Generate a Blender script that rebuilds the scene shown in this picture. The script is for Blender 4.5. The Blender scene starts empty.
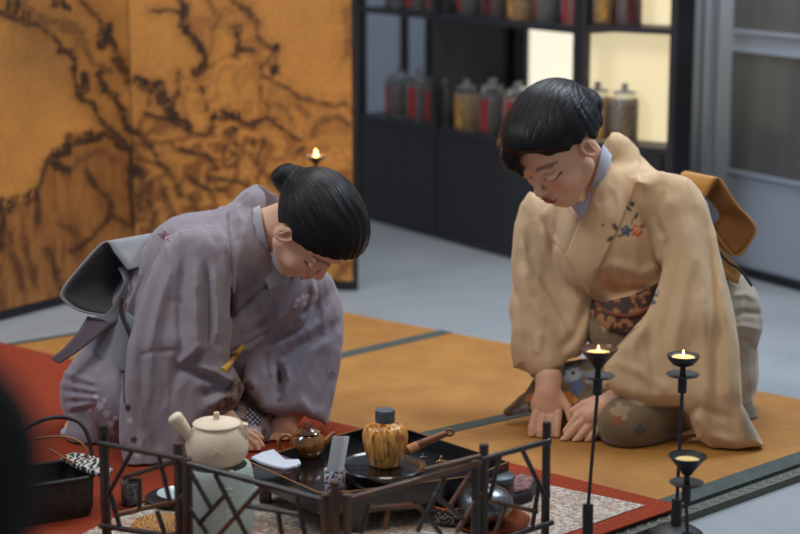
import bpy, bmesh, math, random
import numpy as np
from mathutils import Vector, Matrix
random.seed(7)
rng = np.random.default_rng(11)
PI = math.pi
# ------------------------------------------------------------------ camera frame
F_PX = 1800.0
TH = math.radians(11.83)
CT, ST = math.cos(TH), math.sin(TH)
H = 1.2
def P(u, v, d):
    x = (u-400)/F_PX*d; y = (267-v)/F_PX*d
    return Vector((x, d*CT+y*ST, H-d*ST+y*CT))
def Pn(q, d0, s0):
    """array of modelling points (u, v, w) in pixels -> world metres"""
    d = d0+q[:, 2]*s0
    x = (q[:, 0]-400)/F_PX*d; y = (267-q[:, 1])/F_PX*d
    return np.stack([x, d*CT+y*ST, H-d*ST+y*CT], 1)
def dz(v, z=0.0):
    return (H-z)/(ST-CT*(267-v)/F_PX)
def Fl(u, v, z=0.0):
    return P(u, v, dz(v, z))
def vfloor(d, z=0.0):
    return 267+F_PX*((H-z)/d-ST)/CT
def plane_hit(u, v, A, e):
    """hit of a photo ray with the vertical plane through A along e: (t, z)"""
    o = Vector((0, 0, H)); r = P(u, v, 1.0)-o
    n = Vector((-e.y, e.x, 0)); k = (A-o).dot(n)/r.dot(n)
    p = o+r*k
    return (p-A).dot(e), p.z

cam = bpy.data.cameras.new('camera'); cam.sensor_width = 36; cam.lens = 36*F_PX/800
cam.dof.use_dof = True; cam.dof.focus_distance = 3.62; cam.dof.aperture_fstop = 2.5
cam.clip_start = .05
co = bpy.data.objects.new('camera', cam); bpy.context.scene.collection.objects.link(co)
co.location = (0, 0, H); co.rotation_euler = (PI/2-TH, 0, 0)
bpy.context.scene.camera = co
COL = bpy.context.scene.collection

# ------------------------------------------------------------------ materials
def lin(c):
    c = c/255.0
    return c/12.92 if c <= .04045 else ((c+.055)/1.055)**2.4
def RGB(r, g, b): return (lin(r), lin(g), lin(b), 1.0)
def new_mat(name):
    m = bpy.data.materials.new(name); m.use_nodes = True
    nt = m.node_tree; b = nt.nodes['Principled BSDF']
    return m, nt, b
def N(nt, t, **k):
    n = nt.nodes.new(t)
    for a, v in k.items(): setattr(n, a, v)
    return n
def mat(name, col, rough=.6, metal=0, col2=None, scale=8, bump=0, bscale=60, detail=4, emit=0, sheen=0, coat=0, spec=.5, stretch=None, trans=0, vcol=False, sss=0, ior=None):
    m, nt, b = new_mat(name)
    b.inputs['Roughness'].default_value = rough; b.inputs['Metallic'].default_value = metal
    b.inputs['Specular IOR Level'].default_value = spec
    tc = N(nt, 'ShaderNodeTexCoord'); src = tc.outputs['Object']
    if stretch:
        mp = N(nt, 'ShaderNodeMapping'); mp.inputs['Scale'].default_value = stretch
        nt.links.new(src, mp.inputs[0]); src = mp.outputs[0]
    no = N(nt, 'ShaderNodeTexNoise'); no.inputs['Scale'].default_value = scale; no.inputs['Detail'].default_value = detail
    nt.links.new(src, no.inputs['Vector'])
    if vcol:
        at = N(nt, 'ShaderNodeVertexColor'); at.layer_name = 'Col'
        mx = N(nt, 'ShaderNodeMix', data_type='RGBA', blend_type='MULTIPLY'); mx.inputs[0].default_value = 1
        cr = N(nt, 'ShaderNodeValToRGB')
        cr.color_ramp.elements[0].position = .3; cr.color_ramp.elements[1].position = .7
        cr.color_ramp.elements[0].color = (.86, .86, .86, 1); cr.color_ramp.elements[1].color = (1.08, 1.08, 1.08, 1)
        nt.links.new(no.outputs[0], cr.inputs[0]); nt.links.new(at.outputs[0], mx.inputs[6]); nt.links.new(cr.outputs[0], mx.inputs[7])
        nt.links.new(mx.outputs[2], b.inputs['Base Color'])
    elif col2:
        cr = N(nt, 'ShaderNodeValToRGB')
        cr.color_ramp.elements[0].position = .35; cr.color_ramp.elements[1].position = .65
        cr.color_ramp.elements[0].color = col; cr.color_ramp.elements[1].color = col2
        nt.links.new(no.outputs[0], cr.inputs[0]); nt.links.new(cr.outputs[0], b.inputs['Base Color'])
    else: b.inputs['Base Color'].default_value = col
    if bump:
        n2 = N(nt, 'ShaderNodeTexNoise'); n2.inputs['Scale'].default_value = bscale; n2.inputs['Detail'].default_value = 3
        nt.links.new(src, n2.inputs['Vector'])
        bp = N(nt, 'ShaderNodeBump'); bp.inputs['Strength'].default_value = bump; bp.inputs['Distance'].default_value = .002
        nt.links.new(n2.outputs[0], bp.inputs['Height']); nt.links.new(bp.outputs[0], b.inputs['Normal'])
    if emit: b.inputs['Emission Color'].default_value = col; b.inputs['Emission Strength'].default_value = emit
    if sheen: b.inputs['Sheen Weight'].default_value = sheen; b.inputs['Sheen Roughness'].default_value = .5
    if coat: b.inputs['Coat Weight'].default_value = coat; b.inputs['Coat Roughness'].default_value = .08
    if trans: b.inputs['Transmission Weight'].default_value = trans
    if ior: b.inputs['IOR'].default_value = ior
    if sss:
        b.inputs['Subsurface Weight'].default_value = sss; b.inputs['Subsurface Radius'].default_value = (.008, .003, .002)
        b.inputs['Subsurface Scale'].default_value = 1
    return m
M = {}
M['lacquer'] = mat('black lacquer', RGB(14, 14, 17), .22, coat=.6)
M['dark'] = mat('matte black paint', RGB(26, 27, 32), .55)
M['iron'] = mat('black iron', RGB(24, 24, 28), .5, col2=RGB(34, 33, 36), scale=40, bump=.15)
M['cab'] = mat('dark stained cabinet wood', RGB(32, 32, 38), .5, col2=RGB(42, 41, 48), scale=3, stretch=(30, 30, 1))
M['cabpanel'] = mat('charcoal back panel', RGB(96, 92, 90), .5, col2=RGB(106, 102, 98), scale=5)
M['lit'] = mat('frosted light panel', RGB(232, 216, 174), .6, emit=.78)
M['lit2'] = mat('bright frosted light panel', RGB(238, 232, 210), .6, emit=1.15)
M['wall'] = mat('blue grey painted wood', RGB(150, 161, 178), .55, col2=RGB(160, 170, 186), scale=2, bump=.05)
M['glass_dark'] = mat('dark curtained glass', RGB(88, 90, 92), .25, col2=RGB(98, 99, 100), scale=3, stretch=(6, 6, 1))
M['bamboo'] = mat('smoked dark bamboo', RGB(30, 25, 24), .38, col2=RGB(66, 48, 38), scale=18, stretch=(1, 1, .35), bump=.2, coat=.2)
M['bamboo_red'] = mat('reddish bamboo', RGB(96, 52, 28), .4, col2=RGB(150, 88, 46), scale=22, bump=.2)
M['cream'] = mat('unglazed cream clay', RGB(226, 206, 180), .62, col2=RGB(236, 220, 196), scale=30, bump=.35, bscale=300)
M['celadon'] = mat('pale celadon glaze', RGB(176, 192, 186), .45, col2=RGB(190, 204, 196), scale=14, bump=.2, bscale=90)
M['ochre'] = None
M['brownglaze'] = mat('glossy brown glaze', RGB(72, 38, 14), .14, col2=RGB(168, 108, 36), scale=26, coat=1)
M['greymetal'] = mat('dull pewter', RGB(92, 98, 106), .45, metal=.6, bump=.1)
M['white_cloth'] = mat('white linen', RGB(205, 210, 222), .85, bump=.4, bscale=500)
M['paper'] = mat('white paper', RGB(224, 226, 232), .8)
M['whiteglaze'] = mat('white glazed porcelain', RGB(188, 202, 206), .25, coat=.5)
M['copper'] = mat('copper tray', RGB(180, 92, 42), .35, metal=.7, col2=RGB(120, 56, 30), scale=14)
M['silver'] = mat('tarnished silver', RGB(150, 152, 158), .3, metal=.9, col2=RGB(70, 72, 80), scale=30, bump=.4, bscale=120)
M['wax'] = mat('candle wax', RGB(236, 205, 130), .5, sss=.3)
M['flame'] = mat('flame', (1, .62, .22, 1), .5, emit=9)
M['basket'] = mat('black woven bamboo', RGB(22, 22, 26), .5, col2=RGB(52, 44, 42), scale=55, bump=.8, bscale=120)
M['straw'] = mat('tan bamboo strip', RGB(150, 92, 50), .5)
M['orange_straw'] = None
M['glass'] = mat('clear jar glass', (.9, .93, .95, 1), .08, trans=.9, ior=1.3)
M['jartop'] = mat('glass jar lid', RGB(150, 154, 160), .2, coat=.6)
M['black_fur'] = mat('black wool coat', RGB(16, 16, 18), .9)

# felt, floor, tatami
def grid_lines_mat(name, c1, c2, line, sx, sy, ang, off=(0, 0), rough=.35):
    m, nt, b = new_mat(name)
    tc = N(nt, 'ShaderNodeTexCoord'); mp = N(nt, 'ShaderNodeMapping'); mp.inputs['Rotation'].default_value = (0, 0, ang)
    mp.inputs['Location'].default_value = (off[0], off[1], 0)
    nt.links.new(tc.outputs['Object'], mp.inputs[0])
    br = N(nt, 'ShaderNodeTexBrick'); br.offset = 0; br.inputs['Scale'].default_value = 1
    br.inputs['Brick Width'].default_value = sx; br.inputs['Row Height'].default_value = sy
    br.inputs['Mortar Size'].default_value = .0025; br.inputs['Mortar Smooth'].default_value = .4
    br.inputs['Color1'].default_value = c1; br.inputs['Color2'].default_value = c2; br.inputs['Mortar'].default_value = line
    nt.links.new(mp.outputs[0], br.inputs['Vector'])
    no = N(nt, 'ShaderNodeTexNoise'); no.inputs['Scale'].default_value = 2.3; no.inputs['Detail'].default_value = 8; no.inputs['Distortion'].default_value = 1.2
    nt.links.new(mp.outputs[0], no.inputs['Vector'])
    cr = N(nt, 'ShaderNodeValToRGB'); cr.color_ramp.elements[0].position = .35; cr.color_ramp.elements[1].position = .7
    cr.color_ramp.elements[0].color = (.86, .87, .88, 1); cr.color_ramp.elements[1].color = (1.05, 1.05, 1.05, 1)
    nt.links.new(no.outputs[0], cr.inputs[0])
    mx = N(nt, 'ShaderNodeMix', data_type='RGBA', blend_type='MULTIPLY'); mx.inputs[0].default_value = 1
    nt.links.new(br.outputs[0], mx.inputs[6]); nt.links.new(cr.outputs[0], mx.inputs[7])
    nt.links.new(mx.outputs[2], b.inputs['Base Color']); b.inputs['Roughness'].default_value = rough
    return m
M['floor'] = grid_lines_mat('grey stone floor tiles', RGB(148, 154, 160), RGB(154, 160, 165), RGB(130, 136, 142), .6, .6, math.radians(37), (.13, .2), .45)
M['felt'] = mat('orange red felt', RGB(134, 52, 32), .95, col2=RGB(150, 64, 40), scale=120, bump=.4, bscale=400, spec=.15)
def tatami_mat(ang):
    m, nt, b = new_mat('woven tatami rush')
    tc = N(nt, 'ShaderNodeTexCoord'); mp = N(nt, 'ShaderNodeMapping'); mp.inputs['Rotation'].default_value = (0, 0, ang)
    mp.inputs['Scale'].default_value = (30, 420, 30)
    nt.links.new(tc.outputs['Object'], mp.inputs[0])
    no = N(nt, 'ShaderNodeTexNoise'); no.inputs['Scale'].default_value = 1; no.inputs['Detail'].default_value = 4
    nt.links.new(mp.outputs[0], no.inputs['Vector'])
    n3 = N(nt, 'ShaderNodeTexNoise'); n3.inputs['Scale'].default_value = 9; n3.inputs['Detail'].default_value = 5
    nt.links.new(tc.outputs['Object'], n3.inputs['Vector'])
    ad = N(nt, 'ShaderNodeMath', operation='ADD'); nt.links.new(no.outputs[0], ad.inputs[0]); nt.links.new(n3.outputs[0], ad.inputs[1])
    mu = N(nt, 'ShaderNodeMath', operation='MULTIPLY'); mu.inputs[1].default_value = .5; nt.links.new(ad.outputs[0], mu.inputs[0])
    cr = N(nt, 'ShaderNodeValToRGB'); cr.color_ramp.elements[0].position = .35; cr.color_ramp.elements[1].position = .66
    cr.color_ramp.elements[0].color = RGB(148, 97, 38); cr.color_ramp.elements[1].color = RGB(178, 126, 56)
    nt.links.new(mu.outputs[0], cr.inputs[0]); nt.links.new(cr.outputs[0], b.inputs['Base Color'])
    bp = N(nt, 'ShaderNodeBump'); bp.inputs['Strength'].default_value = .5; bp.inputs['Distance'].default_value = .001
    nt.links.new(no.outputs[0], bp.inputs['Height']); nt.links.new(bp.outputs[0], b.inputs['Normal'])
    b.inputs['Roughness'].default_value = .75
    return m

# ------------------------------------------------------------------ object helpers
def tag(o, label=None, cat=None, group=None, kind=None):
    if label: o['label'] = label
    if cat: o['category'] = cat
    if group: o['group'] = group
    if kind: o['kind'] = kind
    return o
def empty(name, loc, label, cat, group=None):
    o = bpy.data.objects.new(name, None); COL.objects.link(o); o.location = loc; o.empty_display_size = .02
    bpy.context.view_layer.update()
    return tag(o, label, cat, group)
def link(name, me, m, parent=None, smooth=True):
    o = bpy.data.objects.new(name, me); COL.objects.link(o)
    if m: me.materials.append(m)
    if smooth and len(me.polygons): me.polygons.foreach_set('use_smooth', np.ones(len(me.polygons), bool))
    if parent:
        o.parent = parent
        a = parent; t = Vector((0, 0, 0))
        while a: t += a.location; a = a.parent
        me.transform(Matrix.Translation(-t))
    return o
def from_bm(name, bm, m, parent=None, smooth=False, auto=None):
    me = bpy.data.meshes.new(name)
    bmesh.ops.recalc_face_normals(bm, faces=bm.faces)
    bm.to_mesh(me); bm.free()
    o = link(name, me, m, parent, smooth or auto is not None)
    if auto is not None: me.set_sharp_from_angle(angle=math.radians(auto))
    return o
def bm_tube(bm, pts, r, seg=10, cap=True, closed=False):
    pts = [Vector(p) for p in pts]; n = len(pts)
    rr = r if isinstance(r, (list, tuple)) else [r]*n
    rings = []; up = None
    for i, p in enumerate(pts):
        if closed: t = pts[(i+1) % n]-pts[i-1]
        else: t = pts[min(i+1, n-1)]-pts[max(i-1, 0)]
        t.normalize()
        if up is None: up = t.orthogonal().normalized()
        up = (up-t*up.dot(t)).normalized(); s = t.cross(up)
        rings.append([bm.verts.new(p+(up*math.cos(2*PI*k/seg)+s*math.sin(2*PI*k/seg))*rr[i]) for k in range(seg)])
    for i in range(n if closed else n-1):
        a, b = rings[i], rings[(i+1) % n]
        for k in range(seg):
            bm.faces.new((a[k], a[(k+1) % seg], b[(k+1) % seg], b[k]))
    if cap and not closed:
        bm.faces.new(rings[0][::-1]); bm.faces.new(rings[-1])
def bm_lathe(bm, prof, c, seg=40, axis=None):
    c = Vector(c); q = Vector((0, 0, 1)).rotation_difference(Vector(axis).normalized()) if axis else None
    rings = []
    for r, z in prof:
        if r < 1e-6:
            p = Vector((0, 0, z)); p = (q @ p if q else p)+c; rings.append([bm.verts.new(p)])
        else:
            ring = []
            for k in range(seg):
                p = Vector((r*math.cos(2*PI*k/seg), r*math.sin(2*PI*k/seg), z))
                ring.append(bm.verts.new((q @ p if q else p)+c))
            rings.append(ring)
    for a, b in zip(rings, rings[1:]):
        if len(a) == 1 and len(b) == 1: continue
        for k in range(seg):
            if len(a) == 1: bm.faces.new((a[0], b[(k+1) % seg], b[k]))
            elif len(b) == 1: bm.faces.new((a[k], a[(k+1) % seg], b[0]))
            else: bm.faces.new((a[k], a[(k+1) % seg], b[(k+1) % seg], b[k]))
def bm_prism(bm, poly, z0, z1, top_in=0):
    lo = [bm.verts.new((x, y, z0)) for x, y in poly]; hi = [bm.verts.new((x, y, z1)) for x, y in poly]
    n = len(poly)
    bm.faces.new(lo[::-1]); bm.faces.new(hi)
    for i in range(n): bm.faces.new((lo[i], lo[(i+1) % n], hi[(i+1) % n], hi[i]))
def bm_obox(bm, o, ax, ay, az):
    """box from corner o with edge vectors"""
    o, ax, ay, az = map(Vector, (o, ax, ay, az))
    v = [bm.verts.new(o+ax*i+ay*j+az*k) for k in (0, 1) for j in (0, 1) for i in (0, 1)]
    for f in ((0, 2, 3, 1), (4, 5, 7, 6), (0, 1, 5, 4), (2, 6, 7, 3), (0, 4, 6, 2), (1, 3, 7, 5)):
        bm.faces.new([v[i] for i in f])
def lathe(name, prof, c, m, parent=None, seg=40, auto=50, axis=None):
    bm = bmesh.new(); bm_lathe(bm, prof, c, seg, axis); return from_bm(name, bm, m, parent, auto=auto)
def tube(name, pts, r, m, parent=None, seg=10, closed=False):
    bm = bmesh.new(); bm_tube(bm, pts, r, seg, closed=closed); return from_bm(name, bm, m, parent, auto=60)
def prism(name, poly, z0, z1, m, parent=None, bev=0):
    bm = bmesh.new(); bm_prism(bm, poly, z0, z1)
    if bev: bmesh.ops.bevel(bm, geom=bm.edges[:], offset=bev, segments=2, affect='EDGES')
    return from_bm(name, bm, m, parent)
def obox(name, o, ax, ay, az, m, parent=None, bev=0, **k):
    bm = bmesh.new(); bm_obox(bm, o, ax, ay, az)
    if bev: bmesh.ops.bevel(bm, geom=bm.edges[:], offset=bev, segments=2, affect='EDGES')
    return from_bm(name, bm, m, parent)
def crv(pts, n=8, closed=False):
    """Catmull-Rom through points (tuples of any size)"""
    a = [np.array(p, float) for p in pts]; out = []
    L = len(a)
    rg = range(L) if closed else range(L-1)
    for i in rg:
        if closed: p0, p1, p2, p3 = a[i-1], a[i], a[(i+1) % L], a[(i+2) % L]
        else: p0, p1, p2, p3 = a[max(i-1, 0)], a[i], a[i+1], a[min(i+2, L-1)]
        for k in range(n):
            t = k/n
            out.append(.5*((2*p1)+(-p0+p2)*t+(2*p0-5*p1+4*p2-p3)*t*t+(-p0+3*p1-3*p2+p3)*t**3))
    if not closed: out.append(a[-1])
    return out
# ---------------------------------------------------------------- numpy noise
_lat = rng.random((64, 64, 64)).astype(np.float32)
def vnoise(p):
    """value noise 0..1, p (N,3)"""
    i = np.floor(p).astype(int); f = p-i; f = f*f*(3-2*f); i &= 63
    j = (i+1) & 63
    x0, y0, z0 = i.T; x1, y1, z1 = j.T; fx, fy, fz = f.T
    def L(a, b, t): return a+(b-a)*t
    return L(L(L(_lat[x0, y0, z0], _lat[x1, y0, z0], fx), L(_lat[x0, y1, z0], _lat[x1, y1, z0], fx), fy),
             L(L(_lat[x0, y0, z1], _lat[x1, y0, z1], fx), L(_lat[x0, y1, z1], _lat[x1, y1, z1], fx), fy), fz)
def fbm(p, o=4):
    s = 0; a = .5; t = 0
    for k in range(o):
        s = s+a*vnoise(p*2**k+k*17.3); t += a; a *= .5
    return s/t
def segd(p, poly, closed=False):
    """distance of 2-D points to a polyline -> (distance, fraction along)"""
    best = np.full(len(p), 1e9); fr = np.zeros(len(p)); n = len(poly)-(0 if closed else 1)
    for i in range(n):
        a = np.array(poly[i], float); b = np.array(poly[(i+1) % len(poly)], float); ab = b-a
        t = np.clip(((p-a)@ab)/max(ab@ab, 1e-9), 0, 1)
        d = np.hypot(*(p-a-t[:, None]*ab).T)
        k = d < best; best[k] = d[k]; fr[k] = ((i+t)/n)[k]
    return best, fr
def inside(p, poly):
    c = np.zeros(len(p), bool); n = len(poly)
    for i in range(n):
        x1, y1 = poly[i]; x2, y2 = poly[(i+1) % n]
        k = ((y1 > p[:, 1]) != (y2 > p[:, 1])) & (p[:, 0] < (x2-x1)*(p[:, 1]-y1)/((y2-y1) or 1e-9)+x1)
        c ^= k
    return c
def set_vcol(me, rgb):
    a = me.color_attributes.new('Col', 'FLOAT_COLOR', 'POINT')
    q = np.ones((len(me.vertices), 4), np.float32); q[:, :3] = rgb
    a.data.foreach_set('color', q.ravel())
def L3(r, g, b): return np.array(RGB(r, g, b)[:3])

# ================================================================== THE SETTING
prism('floor', [(-3.5, .1), (3.5, .1), (3.5, 9.5), (-3.5, 9.5)], -.06, 0, M['floor']).__setitem__('kind', 'structure')
# wall on the right with panelled doors (runs behind the shelving)
WA = Fl(743, 272); WB = Fl(800, 287); we = (WB-WA).normalized(); wn = Vector((-we.y, we.x, 0))
if wn.y > 0: wn = -wn
back = -wn
def wall_box(name, t0, t1, z0, z1, thick, m, off=0, parent=None, bev=0):
    return obox(name, WA+we*t0+wn*off+Vector((0, 0, z0)), we*(t1-t0), wn*thick, Vector((0, 0, z1-z0)), m, parent, bev)
w = wall_box('wall_right', -4.2, 2.2, 0, 2.6, -.1, M['wall']); w['kind'] = 'structure'
def wt(u, v): return plane_hit(u, v, WA, we)
tl, _ = wt(741, 100); tr = tl+.62
door = wall_box('door_1', tl-.12, tr+.12, .012, 2.1, .03, M['wall'], off=.001, bev=.004); door['kind'] = 'structure'
zr0 = wt(741, 168)[1]; zr1 = wt(741, 50)[1]; zr2 = wt(743, 28)[1]
for a, b in ((zr0, zr1), (zr2, zr2+.4), (zr2+.5, zr2+.9)):
    g = wall_box('door_1_pane', tl, tr, a, b, .004, M['glass_dark'], off=.0315); g['kind'] = 'structure'
    g.name = 'window_pane'
    bm = bmesh.new()
    def fb(t0, t1, z0, z1):
        bm_obox(bm, WA+we*t0+wn*.0312+Vector((0, 0, z0)), we*(t1-t0), wn*.014, Vector((0, 0, z1-z0)))
    fb(tl-.012, tr+.012, a-.012, a); fb(tl-.012, tr+.012, b, b+.012); fb(tl-.012, tl, a, b); fb(tr, tr+.012, a, b)
    o = from_bm('trim_1', bm, M['wall']); o['kind'] = 'structure'
t9 = wt(707, 100)[0]
for k, (a, b, th) in enumerate(((t9-.075, t9-.045, .03), (t9-.02, t9+.01, .045), (tl-.115, tl-.085, .03))):
    o = wall_box('trim_%d' % (k+2), a, b, .0, 2.3, th, M['wall'], off=.0005 if k < 2 else .032, bev=.004); o['kind'] = 'structure'
o = wall_box('baseboard_right', -4.2, 2.2, 0, .03, .012, M['dark'], off=.0335); o['kind'] = 'structure'

# ------------------------------------------------------------ tatami, felt, runner
MZ = .022
far0, far1 = (281, 300), (800, 399)
def fxy(u, v, z=0): p = Fl(u, v, z); return np.array((p.x, p.y))
cA = fxy(281, 300, MZ); cB = fxy(800, 399, MZ); ef = (cB-cA)/np.linalg.norm(cB-cA)
cL = fxy(18, 342, MZ); el = (cL-cA)/np.linalg.norm(cL-cA)
g1a, g1b = fxy(338, 357, MZ), fxy(452, 331, MZ)
g2a, g2b = fxy(454, 429, MZ), fxy(514, 415.5, MZ)
fr_a, fr_b = fxy(688, 503, MZ), fxy(800, 464, MZ)
def isect(p, d, q, e):
    A = np.array([d, -e]).T; t = np.linalg.solve(A, q-p); return p+d*t[0]
d1 = g1b-g1a; d2 = g2b-g2a; d3 = fr_b-fr_a
f1 = isect(cA, ef, g1a, d1); f2 = isect(cA, ef, g2a, d2); f3 = isect(cA, ef, fr_a, d3)
fe = isect(cA, ef, fxy(800, 430), d3) if False else f3
# near line = under the felt, parallel to the far edge
nA = fxy(0, 346, MZ)+np.array((0, -.35))
nd = ef
nl = isect(cA, el, nA, nd); n1 = isect(g1a, d1, nA, nd); n2 = isect(g2a, d2, nA, nd); n3 = isect(fr_a, d3, nA, nd)
ang_t = math.atan2(d1[1], d1[0])
M['tatami'] = tatami_mat(-ang_t)
M['green'] = mat('dark green cloth border', RGB(62, 72, 70), .85, bump=.4, bscale=400, col2=RGB(72, 82, 78), scale=60)
def inset(poly, d):
    c = np.mean(poly, axis=0); out = []
    n = len(poly)
    for i in range(n):
        a, b, c2 = poly[i-1], poly[i], poly[(i+1) % n]
        out.append(b)
    return out
def mat_piece(poly, band_edges, label):
    e = empty('tatami_mat', (float(np.mean([p[0] for p in poly])), float(np.mean([p[1] for p in poly])), 0), label, 'tatami mat', 'tatami mats laid side by side')
    c = np.mean(poly, axis=0)
    shr = [tuple(p+(c-p)/np.linalg.norm(c-p)*.0015) for p in poly]
    prism('mat_core', shr, .0, MZ, M['tatami'], e)
    for (a, b, w_) in band_edges:
        a = np.array(a); b = np.array(b); t = (b-a)/np.linalg.norm(b-a); n = np.array((-t[1], t[0]))
        if n@(c-a) < 0: n = -n
        q = [a-n*.0004, b-n*.0004, b+n*w_-t*0, a+n*w_]
        prism('cloth_border', [tuple(x) for x in q], .0, MZ+.0015, M['green'], e)
    return e
bw = .027
mat_piece([cA, f1, n1, nl], [(f1, n1, bw), (cA, nl, bw*.9)], 'tan tatami mat behind the woman in grey, furthest left of the mats')
mat_piece([f1, f2, n2, n1], [(f1, n1, bw*.6), (f2, n2, bw*.8)], 'wide tan tatami mat between the two kneeling women')
tm = mat_piece([f2, f3, n3, n2], [(f2, n2, bw*.7), (f3, n3, .05)], 'tan tatami mat under the woman in cream, with an exposed green front border')
# exposed zigzag-edged side strip of the front mat
t3 = d3/np.linalg.norm(d3); nrm = np.array((t3[1], -t3[0]))
if nrm@(np.array((0., 0.))-fr_a) < 0: nrm = -nrm
bm = bmesh.new()
sp = fr_a-t3*.25; L_ = np.linalg.norm(f3-sp)-.002
bm_obox(bm, (sp[0]+nrm[0]*.001, sp[1]+nrm[1]*.001, 0), (*t3*L_, 0), (*nrm*.03, 0), (0, 0, MZ*.7))
from_bm('side_strip', bm, mat('dull green edge cloth', RGB(96, 98, 88), .8, bump=.3, bscale=300), tm)
bm = bmesh.new(); k = 0
while k*.03 < L_-.03:
    a = sp+t3*(k*.03); z = MZ*.7
    for (s0, s1) in ((0, .015), (.015, .03)):
        p0 = a+t3*s0+nrm*(.008 if s0 == 0 else .024); p1 = a+t3*s1+nrm*(.024 if s0 == 0 else .008)
        bm_tube(bm, [(p0[0], p0[1], z+.0005), (p1[0], p1[1], z+.0005)], .0016, 5)
    k += 1
from_bm('zigzag_stitching', bm, mat('pale zigzag thread', RGB(128, 130, 122), .8), tm)

# red felt: everything nearer than its far edge
FZ = .0265
ra = fxy(0, 342, FZ); rb = fxy(345, 424.5, FZ); rc_ = fxy(520, 465, FZ); rd = fxy(683, 505.5, FZ)
fo_ = (fr_a-fr_b)/np.linalg.norm(fr_a-fr_b)*1.1
poly = [ra+(ra-rb)*.25, rb, rc_, rd, rd+fo_, ra+(ra-rb)*.25+fo_]
bm = bmesh.new(); bm_prism(bm, [tuple(p) for p in poly], .0235, FZ)
felt = from_bm('red_felt_rug', bm, M['felt']); tag(felt, 'orange red felt rug under the tea things, laid over the mats', 'rug')
# grey patterned runner
m, nt, b = new_mat('grey floral woven runner')
tc = N(nt, 'ShaderNodeTexCoord')
vo = N(nt, 'ShaderNodeTexVoronoi', feature='DISTANCE_TO_EDGE'); vo.inputs['Scale'].default_value = 42
n0 = N(nt, 'ShaderNodeTexNoise'); n0.inputs['Scale'].default_value = 60; n0.inputs['Detail'].default_value = 6; n0.inputs['Distortion'].default_value = 2
nt.links.new(tc.outputs['Object'], vo.inputs['Vector']); nt.links.new(tc.outputs['Object'], n0.inputs['Vector'])
cr = N(nt, 'ShaderNodeValToRGB'); el_ = cr.color_ramp.elements
el_[0].position = .38; el_[0].color = RGB(142, 122, 110); el_[1].position = .62; el_[1].color = RGB(206, 196, 184)
x = el_.new(.5); x.color = RGB(166, 152, 140)
nt.links.new(n0.outputs[0], cr.inputs[0])
n4 = N(nt, 'ShaderNodeTexNoise'); n4.inputs['Scale'].default_value = 22; nt.links.new(tc.outputs['Object'], n4.inputs['Vector'])
cr2 = N(nt, 'ShaderNodeValToRGB'); cr2.color_ramp.elements[0].position = .58; cr2.color_ramp.elements[1].position = .66
nt.links.new(n4.outputs[0], cr2.inputs[0])
mx = N(nt, 'ShaderNodeMix', data_type='RGBA'); nt.links.new(cr2.outputs[0], mx.inputs[0]); nt.links.new(cr.outputs[0], mx.inputs[6]); mx.inputs[7].default_value = RGB(166, 128, 110)
nt.links.new(mx.outputs[2], b.inputs['Base Color']); b.inputs['Roughness'].default_value = .9
M['runner'] = m
RZ = .0285
rp = [fxy(82, 534, RZ), fxy(150, 500, RZ), fxy(440, 462, RZ), fxy(645, 505, RZ), fxy(560, 535, RZ), fxy(430, 640, RZ)]
bm = bmesh.new(); bm_prism(bm, [tuple(p) for p in rp], .027, RZ)
rn = from_bm('patterned_runner', bm, M['runner']); tag(rn, 'pale grey floral patterned cloth runner under the low black tea table', 'runner')
TOPZ = RZ  # surface the tea things stand on

# ------------------------------------------------------------ gold folding screen
def strokes(p, S, wob=3.0, sc=.09):
    """darkness 0..1 of ink strokes; p px coords"""
    p3 = np.c_[p*sc, np.zeros(len(p))]
    q = p+wob*(np.c_[fbm(p3, 3), fbm(p3+31.7, 3)]-.5)*2
    D = np.zeros(len(p)); Wd = D.copy(); nz = fbm(np.c_[p*.22, np.full(len(p), 5.)], 3)
    for pts, w0, k, soft in S:
        d, fr = segd(q, pts)
        nl = len(pts)*3.0; kk = 1.5 if k > .89 else 1.15 if k > .84 else .66
        ww = w0*kk*(.15+1.25*vnoise(np.c_[fr*nl, np.full(len(p), w0*3.1), np.full(len(p), pts[0][0]*.37)]))
        v = np.clip(1-(d-ww)/(soft*.55), 0, 1); v = v*v*(3-2*v)
        D = np.maximum(D, v*k*np.clip(.2+nz*1.55, 0, 1))
        v = np.clip(1-(d-ww)/(soft*2.4), 0, 1); Wd = np.maximum(Wd, v*k*.75*np.clip(nz*1.7-.1, 0, 1))
    # rows of tiny pines where the ink is darkest
    return D, Wd
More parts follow.
